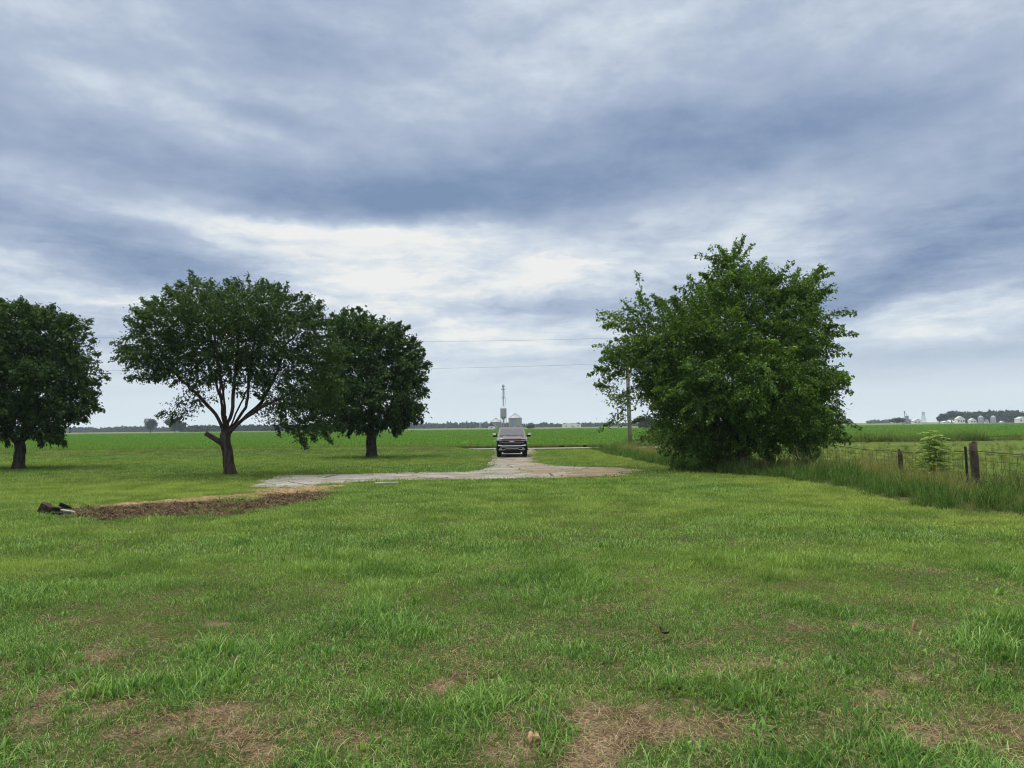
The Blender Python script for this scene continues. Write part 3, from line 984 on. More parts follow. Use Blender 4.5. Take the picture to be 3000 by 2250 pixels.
def make_tree(name, label, base_px, limbs, lobes, r_base, n_attr, leaf, leafmat_, bark, seed, n_leaf=9, step=0.24, infl=1.9, kill=0.34,
              shoots=0, shoot_len=0.7, droop=0.0, depth=1.0, clump=0.24, up=0.5, tip=0.006, shell=0.0, gate=0.2, cat='tree', Y=None, shoot_up=0.25):
    rng = np.random.default_rng(seed)
    bx, by = ground(*base_px)
    bz = Hs(bx, by)
    k = math.hypot(by, 0) / 1580.0          # metres per pixel at this tree
    O = Vector((bx, by, bz))
    def loc(x, y, dep=0.0):
        p = at(x, y, by) - O
        return np.array([p.x, p.y + dep, p.z])
    seeds = []
    for li, (start, pts) in enumerate(limbs):
        prev = None
        if start is not None:
            prev = trunk_end
        poly = [loc(*q) for q in pts]
        if li == 0: poly[0][2] = -0.05
        cur = np.array(seeds[prev][0]) if prev is not None else None
        if cur is None:
            seeds.append((poly[0], -1)); prev = 0; cur = poly[0]; poly = poly[1:]
        for q in poly:
            L = np.linalg.norm(q - cur); m_ = max(1, int(round(L / step)))
            c0 = cur.copy()
            for s in range(1, m_ + 1):
                seeds.append((c0 + (q - c0) * s / m_ + (rng.normal(0, 0.02, 3) if s < m_ else 0), prev))
                prev = len(seeds) - 1
            cur = q
        if li == 0: trunk_end = prev
    A = []
    vol = np.array([l[2] * l[3] for l in lobes], float); vol /= vol.sum()
    for l, fr in zip(lobes, vol):
        cx, cy, rx, ry = l[:4]
        dep = l[4] if len(l) > 4 else 0.0
        n = max(6, int(n_attr * fr))
        d = rng.normal(0, 1, (n, 3)); d /= np.linalg.norm(d, axis=1)[:, None]
        r = rng.uniform(shell, 1, n) ** (1 / 3 if not shell else 0.6)
        q = d * r[:, None] * np.array([rx * k, max(rx, ry) * k * depth, ry * k])
        A.append(q + loc(cx, cy, dep))
    A = np.concatenate(A)
    P, par = colonize(seeds, A, step, infl, kill, trop=(0, 0, 0.04 - droop), rng=rng)
    n = len(P)
    nch = np.bincount(par[par >= 0], minlength=n)
    cnt = np.ones(n)
    cnt[nch > 0] = 0
    for i in range(n - 1, 0, -1):
        cnt[par[i]] += cnt[i]
    ex = math.log(r_base / tip) / math.log(max(cnt[0], 2))
    R = tip * np.maximum(cnt, 1) ** ex
    R *= 1 + 0.45 * np.exp(-np.maximum(P[:, 2], 0) / 0.22) * (R > 0.08)
    root = empty(name, O)
    tag(root, label, cat)
    # leafy shoots on the outside of the crown
    thin = np.where(R < 0.022)[0]
    ctr = A.mean(0)
    LP = []; LA = []
    sP = [P]; spar = [par]; sR = [R]; nn = n
    if shoots:
        tips = np.where(nch == 0)[0]
        ch = rng.choice(tips, min(shoots, len(tips)), replace=False)
        for i in ch:
            p = P[i].copy()
            dv = p - P[par[i]]; dv /= np.linalg.norm(dv) + 1e-9
            o_ = p - ctr; o_ /= np.linalg.norm(o_) + 1e-9
            dv = dv * 0.5 + o_ * 0.8 + np.array([0, 0, shoot_up]) + rng.normal(0, 0.25, 3)
            dv /= np.linalg.norm(dv)
            L = shoot_len * rng.uniform(0.4, 1.2); m_ = 5
            pid = i; q = []
            for s in range(m_):
                dv = dv + np.array([0, 0, -0.10 - droop]); dv /= np.linalg.norm(dv)
                p = p + dv * L / m_
                q.append(p.copy())
                nl = max(2, int(n_leaf * 0.45))
                LP.append(p + rng.normal(0, 0.05, (nl, 3)))
                la = rng.normal(0, 0.7, (nl, 3)) + dv * 0.6 + np.array([0, 0, -0.5])
                LA.append(la)
            sP.append(np.array(q)); sR.append(np.linspace(0.007, 0.003, m_))
            spar.append(np.array([pid] + list(range(nn, nn + m_ - 1)))); nn += m_
    P2 = np.concatenate(sP); par2 = np.concatenate(spar); R2 = np.concatenate(sR)
    branch_mesh('trunk', P2, par2, R2, bark, root, K=7)
    # leaves cluster round the thin twigs
    for rep in range(n_leaf):
        j = thin
        LP.append(P[j] + rng.normal(0, clump, (len(j), 3)) * np.array([1, 1, 0.75]))
        o_ = (P[j] - ctr); o_ /= np.linalg.norm(o_, axis=1)[:, None] + 1e-9
        LA.append(rng.normal(0, 0.8, (len(j), 3)) + o_ * 0.5 + np.array([0, 0, -0.35]))
    LP = np.concatenate(LP); LA = np.concatenate(LA)
    cl = 0.5 * (fbm(LP[:, 0] / 0.75 + LP[:, 1] * 0.5, LP[:, 2] / 0.6, seed + 7, 3) + fbm(LP[:, 1] / 0.75 - LP[:, 0] * 0.4, LP[:, 2] / 0.6 + 9.3, seed + 8, 3))
    kp = rng.uniform(0, 1, len(LP)) < gate + 1.0 * sstep(0.42, 0.55, cl)
    LP, LA, cl = LP[kp], LA[kp], cl[kp]
    sz = leaf * rng.uniform(0.6, 1.25, len(LP))
    tn = np.clip(0.15 + 0.7 * rng.uniform(0, 1, len(LP)) ** 1.3 + 0.5 * (fbm(LP[:, 0] / 0.9 + LP[:, 1] * 0.6, LP[:, 2] / 0.9, seed, 2) - 0.5), 0, 1)
    leaf_mesh('crown', LP, LA, sz, tn, leafmat_, root, rng, up=up)
    print(name, 'nodes', n, 'leaves', len(LP))
    return root, loc, seeds


def tree_left():
    make_tree('maple_tree', 'dark dense maple cut off by the left edge of the photo', (42, 1014),
              [(None, [(42, 1014), (42, 985), (44, 965)]), (7, [(20, 930), (-20, 870, -0.6), (-50, 800, -0.8)]), (7, [(60, 935), (100, 880, 0.4), (125, 820, 0.6)]), (7, [(42, 920, 0.5), (30, 840, 0.7), (30, 740, 0.3)])],
              [(10, 745, 140, 95), (55, 700, 85, 45), (135, 745, 65, 60), (160, 810, 60, 60), (130, 875, 75, 48), (50, 900, 110, 52), (70, 820, 120, 90), (-60, 820, 130, 150), (150, 700, 40, 22), (105, 940, 45, 18), (-40, 920, 90, 40)],
              0.27, 2600, 0.16, M['maple'], M['bark'], 101, gate=0.5, n_leaf=36, shoots=800, shoot_len=0.45, depth=0.95, clump=0.20, up=0.9)


def tree_middle():
    root, loc, seeds = make_tree(
        'shade_tree', 'wide spreading tree with open branches and a sawn limb stub, behind the dirt patch', (497, 1026),
        [(None, [(497, 1026), (493, 990), (488, 962), (487, 940)]), (6, [(470, 895, -0.2), (440, 858, -0.4), (400, 820, -0.5), (370, 770, -0.5)]), (6, [(482, 880, 0.2), (470, 820, 0.4), (450, 740, 0.4)]),
         (6, [(505, 890, -0.2), (512, 830, -0.3), (520, 750, -0.3), (515, 680, -0.2)]), (6, [(520, 905, 0.3), (555, 870, 0.5), (590, 800, 0.6), (610, 740, 0.5)]), (6, [(530, 908, -0.4), (575, 880, -0.6), (640, 850, -0.7), (680, 880, -0.7)]), (6, [(490, 880, -0.5), (492, 800, -0.9), (480, 720, -0.9)]), (6, [(478, 900, 0.5), (450, 830, 0.9), (420, 760, 1.0)]), (6, [(535, 880, -0.2), (550, 800, -0.5), (560, 720, -0.4)]), (6, [(515, 860, 0.6), (540, 770, 1.0)])],
        [(500, 680, 165, 62), (440, 640, 75, 32), (560, 640, 75, 32), (370, 705, 90, 62), (335, 765, 70, 45), (300, 745, 45, 25), (390, 790, 70, 42), (620, 720, 90, 75), (655, 680, 45, 45), (680, 770, 60, 65),
         (650, 840, 75, 62), (685, 830, 55, 75), (625, 900, 48, 40), (690, 910, 45, 32), (655, 935, 30, 16), (500, 760, 110, 42), (455, 815, 60, 26), (560, 805, 60, 45), (400, 868, 32, 14), (380, 895, 25, 10), (330, 810, 40, 18)],
        0.225, 3600, 0.115, M['pear'], M['bark'], 202, gate=0.5, n_leaf=38, shoots=900, shoot_len=0.5, depth=0.9, clump=0.19)
    # the sawn stub
    b = loc(481, 958, 0.0); e = loc(447, 936, -0.12)
    st = MB().tube([b, b * 0.45 + e * 0.55, e], [0.13, 0.105, 0.10], 10).build('sawn_limb', M['bark'], root, True)
    d = Vector(e - b).normalized()
    MB().tube([Vector(e), Vector(e) + d * 0.012], [0.096, 0.094], 10).build('cut_face', M['cutwood'], st)


def tree_back():
    make_tree('maple_tree', 'round dense maple standing left of the pickup, farthest back of the yard trees', (803, 989),
              [(None, [(803, 989), (802, 965), (802, 945)]), (6, [(770, 910, -0.3), (735, 860, -0.5)]), (6, [(835, 905, 0.3), (865, 850, 0.5)]), (6, [(800, 880, 0.2), (795, 800, 0.2), (800, 730, 0)])],
              [(790, 755, 85, 70), (755, 700, 52, 36), (835, 735, 55, 40), (875, 790, 46, 62), (810, 850, 110, 72), (875, 885, 42, 34), (735, 850, 60, 62), (760, 915, 55, 24), (835, 915, 45, 20), (740, 780, 40, 60), (700, 880, 35, 40)],
              0.34, 2300, 0.21, M['maple'], M['bark'], 303, gate=0.45, n_leaf=40, step=0.30, infl=2.4, kill=0.45, shoots=700, shoot_len=0.6, depth=0.95, clump=0.25, up=0.9)


def tree_right():
    make_tree('hedgerow_tree', 'big bright green many-stemmed tree growing up over the fence line', (1612, 1016),
              [(None, [(1612, 1016), (1608, 985), (1604, 960)]), (6, [(1606, 900, 0.2), (1606, 820, 0.3), (1612, 730, 0.2), (1600, 640, 0), (1580, 570, 0)]),
               (6, [(1570, 920, -0.4), (1520, 850, -0.7), (1460, 770, -0.8), (1400, 710, -0.7)]), (6, [(1640, 910, -0.3), (1680, 830, -0.4), (1720, 730, -0.3), (1735, 660, 0)]),
               (6, [(1590, 930, 0.8), (1560, 820, 1.4), (1540, 700, 1.4)]), (6, [(1660, 940, -0.6), (1730, 890, -0.8), (1780, 860, -0.6)]), (6, [(1540, 950, -0.5), (1440, 890, -0.4), (1395, 830, -0.2)])],
              [(1595, 635, 85, 60), (1578, 572, 42, 32), (1650, 620, 45, 40), (1735, 640, 42, 52), (1750, 720, 42, 50), (1560, 715, 130, 80), (1690, 740, 85, 85), (1470, 690, 60, 50), (1440, 760, 80, 65), (1385, 690, 30, 48), (1345, 780, 38, 42),
               (1425, 815, 52, 50), (1400, 765, 55, 55), (1318, 838, 20, 22), (1600, 830, 190, 95), (1735, 830, 60, 90), (1768, 895, 48, 50), (1650, 910, 140, 54), (1490, 880, 85, 62), (1335, 905, 20, 14), (1445, 900, 48, 20), (1510, 955, 62, 44), (1590, 960, 60, 26), (1755, 945, 50, 24), (1340, 690, 14, 30), (1480, 940, 40, 30)],
              0.26, 4300, 0.118, M['mulberry'], M['bark_grey'], 404, n_leaf=72, shoots=1800, shoot_len=1.05, depth=0.85, clump=0.20, droop=0.01, shoot_up=0.35, gate=0.42, step=0.26)


def bush(name, label, cx, cy, wpx, hpx, n, leaf, mat, seed, twigs=12, dep=1.0, cat='bush', Y=None, twigmat=None, leafy=True):
    """a bush standing at ground pixel (cx, cy): stems fanning out, leaves along them"""
    rng = np.random.default_rng(seed)
    bx, by = ground(cx, cy)
    k = by / 1580.0
    root = empty(name, (bx, by, Hs(bx, by)))
    tag(root, label, cat)
    w, h = wpx * k, hpx * k
    mb = MB(); LP = []; LA = []
    for i in range(twigs):
        a = rng.uniform(0, 2 * pi); r0 = rng.uniform(0, 0.35)
        b0 = Vector((cos(a) * r0 * w / 2, sin(a) * r0 * w / 2 * dep, -0.03))
        t_ = rng.uniform(0.45, 1.0) * (1 - 0.35 * r0)
        tip = Vector((cos(a) * w / 2 * rng.uniform(0.4, 1.0), sin(a) * w / 2 * dep * rng.uniform(0.4, 1), h * t_))
        mid = (b0 + tip) / 2 + Vector((rng.normal(0, .08) * w, rng.normal(0, .08) * w, h * 0.14))
        pts = [b0, (b0 + mid) / 2 + Vector((0, 0, h * .04)), mid, (mid + tip) / 2 + Vector((0, 0, h * .03)), tip]
        mb.tube(pts, [0.014, 0.012, 0.010, 0.007, 0.004], 5)
        for s in range(2, 5):
            p = np.array(pts[s])
            if not leafy:
                for _ in range(2):
                    e = Vector(p) + Vector(rng.normal(0, 0.16, 3)) + Vector((0, 0, 0.14))
                    mb.tube([Vector(p), (Vector(p) + e) / 2 + Vector((0, 0, .02)), e], [0.006, 0.004, 0.002], 4)
                continue
            m_ = max(1, int(n / twigs / 3))
            LP.append(p + rng.normal(0, 1, (m_, 3)) * np.array([w * 0.14, w * 0.14 * dep, h * 0.11]))
            LA.append(rng.normal(0, 0.8, (m_, 3)) + np.array([0, 0, -0.1]))
    mb.build('stem', twigmat or M['bark_grey'], root)
    if leafy:
        LP = np.concatenate(LP); LA = np.concatenate(LA)
        LP[:, 2] = np.abs(LP[:, 2])
        leaf_mesh('foliage', LP, LA, leaf * rng.uniform(0.6, 1.3, len(LP)), np.clip(rng.uniform(0, 1, len(LP)), 0, 1), mat, root, rng)
    return root


def understory():
    bush('bush', 'leafy vine covered bush left of the tree trunk beside the mown grass', 1490, 1000, 120, 95, 2600, 0.11, M['shrubleaf'], 1, 22)
    bush('bush', 'small pale green bush just right of the dark post beside the utility pole', 1420, 978, 75, 62, 1500, 0.13, M['shrubleaf'], 2, 16)
    bush('bush', 'low dark bush at the foot of the many-stemmed tree', 1555, 1016, 90, 60, 1800, 0.10, M['shrubleaf'], 3, 18)
    bush('bush', 'shaded bush under the right side of the big tree crown', 1735, 1000, 110, 85, 2200, 0.11, M['mulberry'], 5, 18)
    bush('bush', 'yellowing half dead bush in front of the tree trunk', 1672, 1012, 60, 56, 420, 0.09, leafmat('yellowing_leaf', [(0, (0.10, 0.10, 0.03)), (1, (0.30, 0.25, 0.08))], 0.3), 6, 12)
    tw = principled('dead_twig', (0.15, 0.115, 0.09), 0.95, spec=0.1)
    bush('dead_brush', 'bare brown dead brush under the right side of the big tree', 1740, 1008, 80, 66, 0, 0.1, None, 7, 26, twigmat=tw, leafy=False, cat='dead brush')
    bush('dead_brush', 'thin bare grey stems standing left of the big trunk', 1530, 1012, 70, 60, 0, 0.1, None, 8, 14, twigmat=tw, leafy=False, cat='dead brush')


# ------------------------------------------------------------------ distant trees and woods
def far_tree(name, label, cx, ybase, ytop, wpx, Y, n, seed, mat=None, group=None, trunk=0.12):
    rng = np.random.default_rng(seed)
    p = at(cx, ybase, Y)
    z0 = Hs(p.x, Y)
    k = Y / 1580.0
    top = at(cx, ytop, Y).z
    h = max(2.0, top - z0); w = wpx * k; n = n * 2
    root = empty(name, (p.x, Y, z0))
    tag(root, label, 'tree', group)
    MB().tube([(0, 0, -0.3), (0.1, 0, h * 0.25), (0, 0, h * 0.55)], [h * 0.035, h * 0.028, h * 0.012], 6).build('trunk', M['bark'], root)
    L = []
    nl = 11
    for i in range(nl):
        a = rng.uniform(0, 2 * pi); rr = rng.uniform(0.1, 0.62)
        zc = h * rng.uniform(trunk + 0.22, 0.80)
        ww = w / 2 * (1.0 - 0.75 * abs(zc / h - 0.52))
        c = np.array([cos(a) * rr * ww, sin(a) * rr * ww, zc])
        d = rng.normal(0, 1, (n // nl, 3)); d /= np.linalg.norm(d, axis=1)[:, None]
        L.append(c + d * rng.uniform(0.3, 1, (n // nl, 1)) ** .5 * np.array([w * 0.24, w * 0.24, h * 0.19]))
    L = np.concatenate(L)
    L[:, 2] = np.clip(L[:, 2], h * trunk, h)
    leaf_mesh('crown', L, rng.normal(0, 1, L.shape), w * 0.075 * rng.uniform(0.6, 1.3, len(L)), rng.uniform(0, 1, len(L)), mat or M['farleaf'], root, rng, wr=0.8)
    return root


def far_woods(name, label, x0, x1, ytop, Y, n, size, seed, thick=18.0, rough=0.5):
    """a far-off wood that reads as one mass"""
    rng = np.random.default_rng(seed)
    a = at(x0, 900, Y).x; b = at(x1, 900, Y).x
    x = rng.uniform(a, b, n)
    y = Y + rng.uniform(0, thick, n)
    prof = (1 - rough) + rough * (0.65 * vnoise(x / (size * 7), np.zeros(n), seed) + 0.6 * vnoise(x / (size * 2.6), np.zeros(n), seed + 3))
    xm = np.linspace(x0, x1, 9)
    tops = np.array([at(q, ytop, Y).z for q in xm]); xs = np.array([at(q, ytop, Y).x for q in xm])
    z0 = H(x, y)
    h = np.maximum(1.5, (np.interp(x, xs, tops) - z0)) * prof
    z = z0 + h * rng.uniform(0, 1, n) ** 0.8
    L = np.stack([x, y, z], 1)
    o = leaf_mesh(name, L, rng.normal(0, 1, L.shape), size * rng.uniform(0.6, 1.3, n), rng.uniform(0, 1, n), M['farleaf'], None, rng, wr=0.85)
    return tag(o, label, 'woods', kind='stuff')


def far_trees():
    far_woods('far_woods', 'hazy blue line of woods at the far left horizon', -60, 420, 923, 1150, 5200, 4.2, 1)
    far_woods('hedgerow_woods', 'low green hedgerow far off between the trunks of the left yard trees', 380, 800, 920, 800, 4200, 3.2, 2, rough=0.35)
    far_woods('horizon_woods', 'hazy blue treeline behind the grain bins', 880, 1430, 915, 1250, 6500, 4.2, 3)
    far_woods('dark_woods', 'dark wood behind the white farm buildings at the right edge', 2085, 2300, 889, 900, 5200, 3.4, 4, rough=0.28)
    far_woods('blue_woods', 'small blue tree clump on the horizon right of the big tree', 1880, 1926, 908, 1500, 420, 4.5, 5)
    far_woods('distant_woods', 'faint far woods just past the right side of the big tree', 1800, 1842, 905, 1500, 420, 4.5, 6)
    far_tree('field_tree', 'lone round tree on the far edge of the left field', 325, 937, 903, 34, 620, 900, 11)
    far_tree('field_tree', 'broad tree seen through the left branches of the spreading tree', 378, 936, 905, 50, 640, 1000, 12)
    far_tree('farm_tree', 'dark lone tree left of the small silver silos', 1938, 917, 902, 34, 760, 900, 13)
    far_tree('farm_tree', 'small tree behind the little white house with silos near', 1979, 915, 905, 16, 780, 500, 14)
    far_tree('farm_tree', 'low tree at the left end of the farm grove', 2029, 914, 898, 20, 820, 600, 15)
    far_tree('farm_tree', 'farm grove tree between the low end tree and the tallest one', 2042, 914, 893, 30, 825, 900, 16)
    far_tree('farm_tree', 'tallest tree of the farm grove', 2056, 914, 885, 34, 830, 1000, 17)
    far_tree('farm_tree', 'tree behind the large white farmhouse', 2074, 914, 889, 30, 835, 900, 18)
    far_tree('bush_tree', 'dark bush in the field just right of the grain bins', 1147, 928, 917, 22, 560, 500, 19, trunk=0.02)
    far_tree('bush_tree', 'dark low tree hidden behind the drooping left twigs of the big tree', 1400, 924, 903, 60, 420, 900, 21, trunk=0.02)


# ------------------------------------------------------------------ buildings
def corrug(r, h0, h1, k=16, amp=0.04):
    pr = []
    for i in range(k + 1):
        h = h0 + (h1 - h0) * i / k
        pr.append((r + (amp if i % 2 else 0.0), h))
    return pr


def grain_bin(cx, ybase, w_m, h_e, h_t, Y, label, gl='steel grain bins'):
    p = at(cx, ybase, Y); z = Hs(p.x, Y)
    r = w_m / 2
    root = empty('grain_bin', (p.x, Y, z)); tag(root, label, 'grain bin', gl)
    MB().lathe(corrug(r, -0.5, h_e, 22, r * 0.012)).build('wall', M['galv'], root)
    roof = MB().lathe([(r * 1.03, h_e - 0.05), (r * 1.03, h_e + 0.08), (r * 0.12, h_t - 0.15), (r * 0.12, h_t + 0.25), (0.02, h_t + 0.45)], k=36).build('roof', M['galv_roof'], root)
    mb = MB()
    for j in range(18):
        a = 2 * pi * j / 18
        mb.tube([(cos(a) * r * 1.02, sin(a) * r * 1.02, h_e + 0.12), (cos(a) * r * 0.14, sin(a) * r * 0.14, h_t - 0.08)], 0.06, 4)
    mb.build('roof_rib', M['galv'], roof)
    MB().box((0, -r - 0.06, 1.2), (1.2, 0.12, 2.2)).build('door', M['lattice'], root)
    return root


def hopper_bin(cx, ybase, Y):
    p = at(cx, ybase, Y); z = Hs(p.x, Y); k = Y / 1580.0
    root = empty('hopper_bin', (p.x, Y - 6, z)); tag(root, 'tall raised hopper bin on legs with a mast above, between the two grain bins', 'hopper bin')
    r = 0.5 * 13.3 * k
    def zz(y): return at(cx, y, Y).z - z
    z0, z1, zt = zz(900.5), zz(883), zz(878.5)
    MB().lathe(corrug(r, z0, z1, 18, 0.05)).build('tank', M['galv'], root)
    MB().lathe([(r * 1.04, z1 - 0.02), (r * 1.04, z1 + 0.1), (0.35, zt), (0.02, zt + 0.15)], k=32).build('roof', M['galv_roof'], root)
    MB().lathe([(r, z0 - 0.01), (0.35, z0 - r * 1.15), (0.35, z0 - r * 1.5)], k=32).build('hopper', M['galv'], root)
    for j in range(6):
        a = 2 * pi * (j + 0.5) / 6
        MB().tube([(cos(a) * r * 1.02, sin(a) * r * 1.02, -0.3), (cos(a) * r * 1.02, sin(a) * r * 1.02, z0 + 1.0)], 0.16, 6).build('leg', M['galv'], root)
    mb = MB()
    for zr in (z0 * 0.45,):
        for j in range(6):
            a = 2 * pi * (j + 0.5) / 6; b = 2 * pi * (j + 1.5) / 6
            mb.tube([(cos(a) * r, sin(a) * r, zr), (cos(b) * r, sin(b) * r, zr)], 0.08, 4)
            mb.tube([(cos(a) * r, sin(a) * r, 0.2), (cos(b) * r, sin(b) * r, z0)], 0.06, 4)
    mb.build('brace', M['galv'], root)
    # the elevator leg that rises through the roof
    m2 = empty('grain_elevator_leg', (p.x, Y - 1.5, z)); tag(m2, 'thin tall grain elevator mast with two small platforms above the hopper bin', 'mast')
    h = zz(836.5)
    MB().box((-0.25, 0, h / 2), (0.5, 0.6, h)).box((0.32, 0, h / 2), (0.36, 0.5, h)).build('leg_casing', M['galv'], m2)
    MB().lathe([(0.3, h - 0.2), (1.0, h + 0.1), (1.05, h + 1.0), (0.6, h + 1.9), (0.05, h + 2.2)], k=14).build('head', M['galv'], m2)
    for yy in (841.2, 860.0):
        MB().box((0, 0, zz(yy)), (3.0, 1.8, 0.5)).box((0, -0.8, zz(yy) + 1.0), (3.0, 0.14, 0.14)).build('platform', M['galv'], m2)
    MB().tube([(0.3, -0.3, h), (1.6, -1.0, z1 + (h - z1) * 0.4), (1.2, -3.5, zt + 0.3)], 0.14, 6).build('spout', M['galv'], m2)


def gable_house(name, label, cx, ybase, w_m, d_m, h_m, ridge, Y, roofm, wallm=None, rz=0.0, windows=2, cat='house', group=None, gable=None):
    p = at(cx, ybase, Y); z = Hs(p.x, Y)
    root = empty(name, (p.x, Y, z), rz); tag(root, label, cat, group)
    w, d = w_m / 2, d_m / 2
    MB().prism([(-w, -0.5), (w, -0.5), (w, h_m), (0, h_m + ridge), (-w, h_m)], -d, d, 'y').build('wall', wallm or M['white'], root)
    ov = 0.35
    sl = ridge / w
    MB().prism([(-w - ov, h_m - ov * sl + 0.02), (0, h_m + ridge + 0.02), (w + ov, h_m - ov * sl + 0.02), (w + ov, h_m - ov * sl + 0.22), (0, h_m + ridge + 0.25), (-w - ov, h_m - ov * sl + 0.22)],
               -d - ov, d + ov, 'y').build('roof', roofm, root)
    if gable:
        MB().prism([(-w, h_m), (w, h_m), (0, h_m + ridge)], -d - 0.05, -d - 0.004, 'y').build('gable_panel', gable, root)
    for i in range(windows):
        x = (i + 0.5) / windows * 2 * w - w
        wd = MB().box((x, -d - 0.03, h_m * 0.55), (min(1.4, w * 0.5), 0.06, h_m * 0.36)).build('window', M['darkglass'], root)
    if cat in ('house', 'shed', 'barn'):
        MB().box((w * 0.15 if windows != 1 else -w * 0.5, -d - 0.04, h_m * 0.33), (w * 0.22, 0.08, h_m * 0.62)).build('door', M['lattice'], root)
    return root


def pylon(cx, ybase, ytop, Y, label, wpx=7.5):
    p = at(cx, ybase, Y); z = Hs(p.x, Y)
    h = at(cx, ytop, Y).z - z; w = wpx * Y / 1580.0 / 2
    root = empty('pylon', (p.x, Y, z)); tag(root, label, 'pylon', 'lattice power pylons on the horizon')
    mb = MB(); r = 0.09 * Y / 700
    lv = [0, 0.3, 0.55, 0.75, 1.0]
    def corner(sx, sy, u):
        ww = w * (1 - 0.62 * u)
        return (sx * ww, sy * ww, h * u)
    cs = [(-1, -1), (1, -1), (1, 1), (-1, 1)]
    for c in cs:
        mb.tube([corner(*c, 0), corner(*c, 1)], r * 1.4, 4)
    for i in range(4):
        for j in range(4):
            a, b = cs[j], cs[(j + 1) % 4]
            mb.tube([corner(*a, lv[i]), corner(*b, lv[i + 1])], r, 3)
            mb.tube([corner(*b, lv[i]), corner(*a, lv[i + 1])], r, 3)
    mb.build('tower', M['lattice'], root)
    for u in (0.80, 0.98):
        MB().box((0, 0, h * u), (w * 1.9, 0.5, 0.5)).build('crossarm', M['lattice'], root)
    return root


def buildings():
    Y = 560
    grain_bin(1071.5, 927, 8.7, 5.5, 8.4, Y, 'smaller grain bin left of the hopper tower')
    grain_bin(1113, 926, 27.5 * Y / 1580 * 1.03, 8.3, 11.6, Y - 4, 'largest grain bin, right of the hopper tower above the pickup')
    hopper_bin(1088, 926, Y - 8)
    gable_house('shed', 'small white shed with a dark gable in front of the left grain bin', 1062, 927, 4.6, 6, 2.2, 2.5, Y - 22, M['darkroof'], windows=1, cat='shed', gable=M['darkroof'])
    gable_house('storage_shed', 'low white building far right of the pickup before the treeline', 1235, 925, 22, 12, 3.4, 2.4, 900, M['white'], windows=3, cat='shed')
    # farms at the right
    gable_house('farmhouse', 'large white farmhouse in front of the farm grove', 2073.5, 914, 8.2, 5.4, 4.8, 2.7, 780, M['greyroof'], windows=3)
    gable_house('garage', 'small white gabled building between farmhouse and dark wood', 2100, 914, 6.3, 4.8, 3.1, 2.1, 790, M['greyroof'], windows=2, cat='shed')
    gable_house('low_shed', 'low white shed left of the large farmhouse', 2042, 915, 6.5, 3.6, 1.5, 1.0, 770, M['white'], windows=2, cat='shed')
    gable_house('barn', 'wide white barn at the right edge before the dark wood', 2206, 913, 9.6, 7.2, 4.2, 2.1, 790, M['greyroof'], windows=2, cat='barn')
    gable_house('tool_shed', 'small dark roofed shed between the two pale silos', 2131, 914, 2.9, 3.0, 2.4, 1.6, 795, M['darkroof'], windows=1, cat='shed')
    gable_house('tiny_shed', 'tiny low white shed between the right silo and the wide barn', 2164, 913, 3.3, 2.4, 1.4, 0.6, 785, M['white'], windows=1, cat='shed')
    for cx, lab in ((2119, 'pale farm silo before the dark wood, left of the small shed'), (2146, 'pale farm silo before the dark wood, right of the small shed')):
        p = at(cx, 914, 790); z = Hs(p.x, 790)
        s = empty('silo', (p.x, 790, z)); tag(s, lab, 'silo', 'pale silos at the right farm')
        MB().lathe(corrug(2.6, -0.4, 6.2, 12, 0.05)).build('wall', M['galv_roof'], s)
        MB().lathe([(2.7, 6.15), (2.7, 6.3), (1.4, 7.7), (0.05, 8.3)], k=24).build('roof', M['galv'], s)
    gable_house('cottage', 'little white house under a small tree right of the silver silos', 1979, 916, 7, 6, 3.0, 2.2, 760, M['greyroof'], windows=2)
    for cx, w, h, lab in ((1951, 4.5, 6.0, 'short silver silo beside the dark lone tree'), (1959, 4.0, 8.5, 'middle silver silo of the far cluster'), (1965.5, 3.4, 4.6, 'smallest silver silo at the right of the far cluster')):
        p = at(cx, 916, 800); z = Hs(p.x, 800)
        s = empty('silo', (p.x, 800, z)); tag(s, lab, 'silo', 'silver silos in the far cluster')
        MB().lathe(corrug(w / 2, -0.4, h, 12, 0.04)).build('wall', M['galv'], s)
        MB().lathe([(w / 2 * 1.04, h - 0.05), (w / 2 * 1.04, h + 0.1), (0.1, h + w * 0.32)], k=20).build('roof', M['galv_roof'], s)
    p = at(1955, 916, 806); z = Hs(p.x, 806)
    MB().box((p.x, 806, z + 6.5), (0.5, 0.5, 14)).box((p.x, 806, z + 13.7), (1.4, 1.0, 0.9)).tube([(p.x, 806, z + 13), (p.x + 3, 806, z + 9)], 0.2, 5).build('elevator_mast', M['galv'])
    tag(bpy.data.objects['elevator_mast'], 'thin elevator mast standing in the far silo cluster', 'mast')
    pylon(1995.5, 915, 890, 900, 'tall pylon between the small cottage and the farm grove')
    pylon(351 - 0, 934, 921, 1300, 'faint pylon at far left before the lone round tree', 5)
    pylon(1037, 925, 913, 1200, 'small faint pylon left of the grain bins', 5)
    pylon(1312, 922, 909, 1200, 'small faint pylon at the left edge of the big tree', 5)
    p = at(1009, 926, 800); z = Hs(p.x, 800); tp = at(1009, 908, 800).z
    o = MB().tube([(p.x, 800, z - .3), (p.x, 800, tp)], [0.28, 0.2], 6).box((p.x, 800, tp - 0.9), (2.4, 0.25, 0.25)).build('distant_pole', M['weathered'])
    tag(o, 'far thin power pole standing alone left of the grain bins', 'pole')


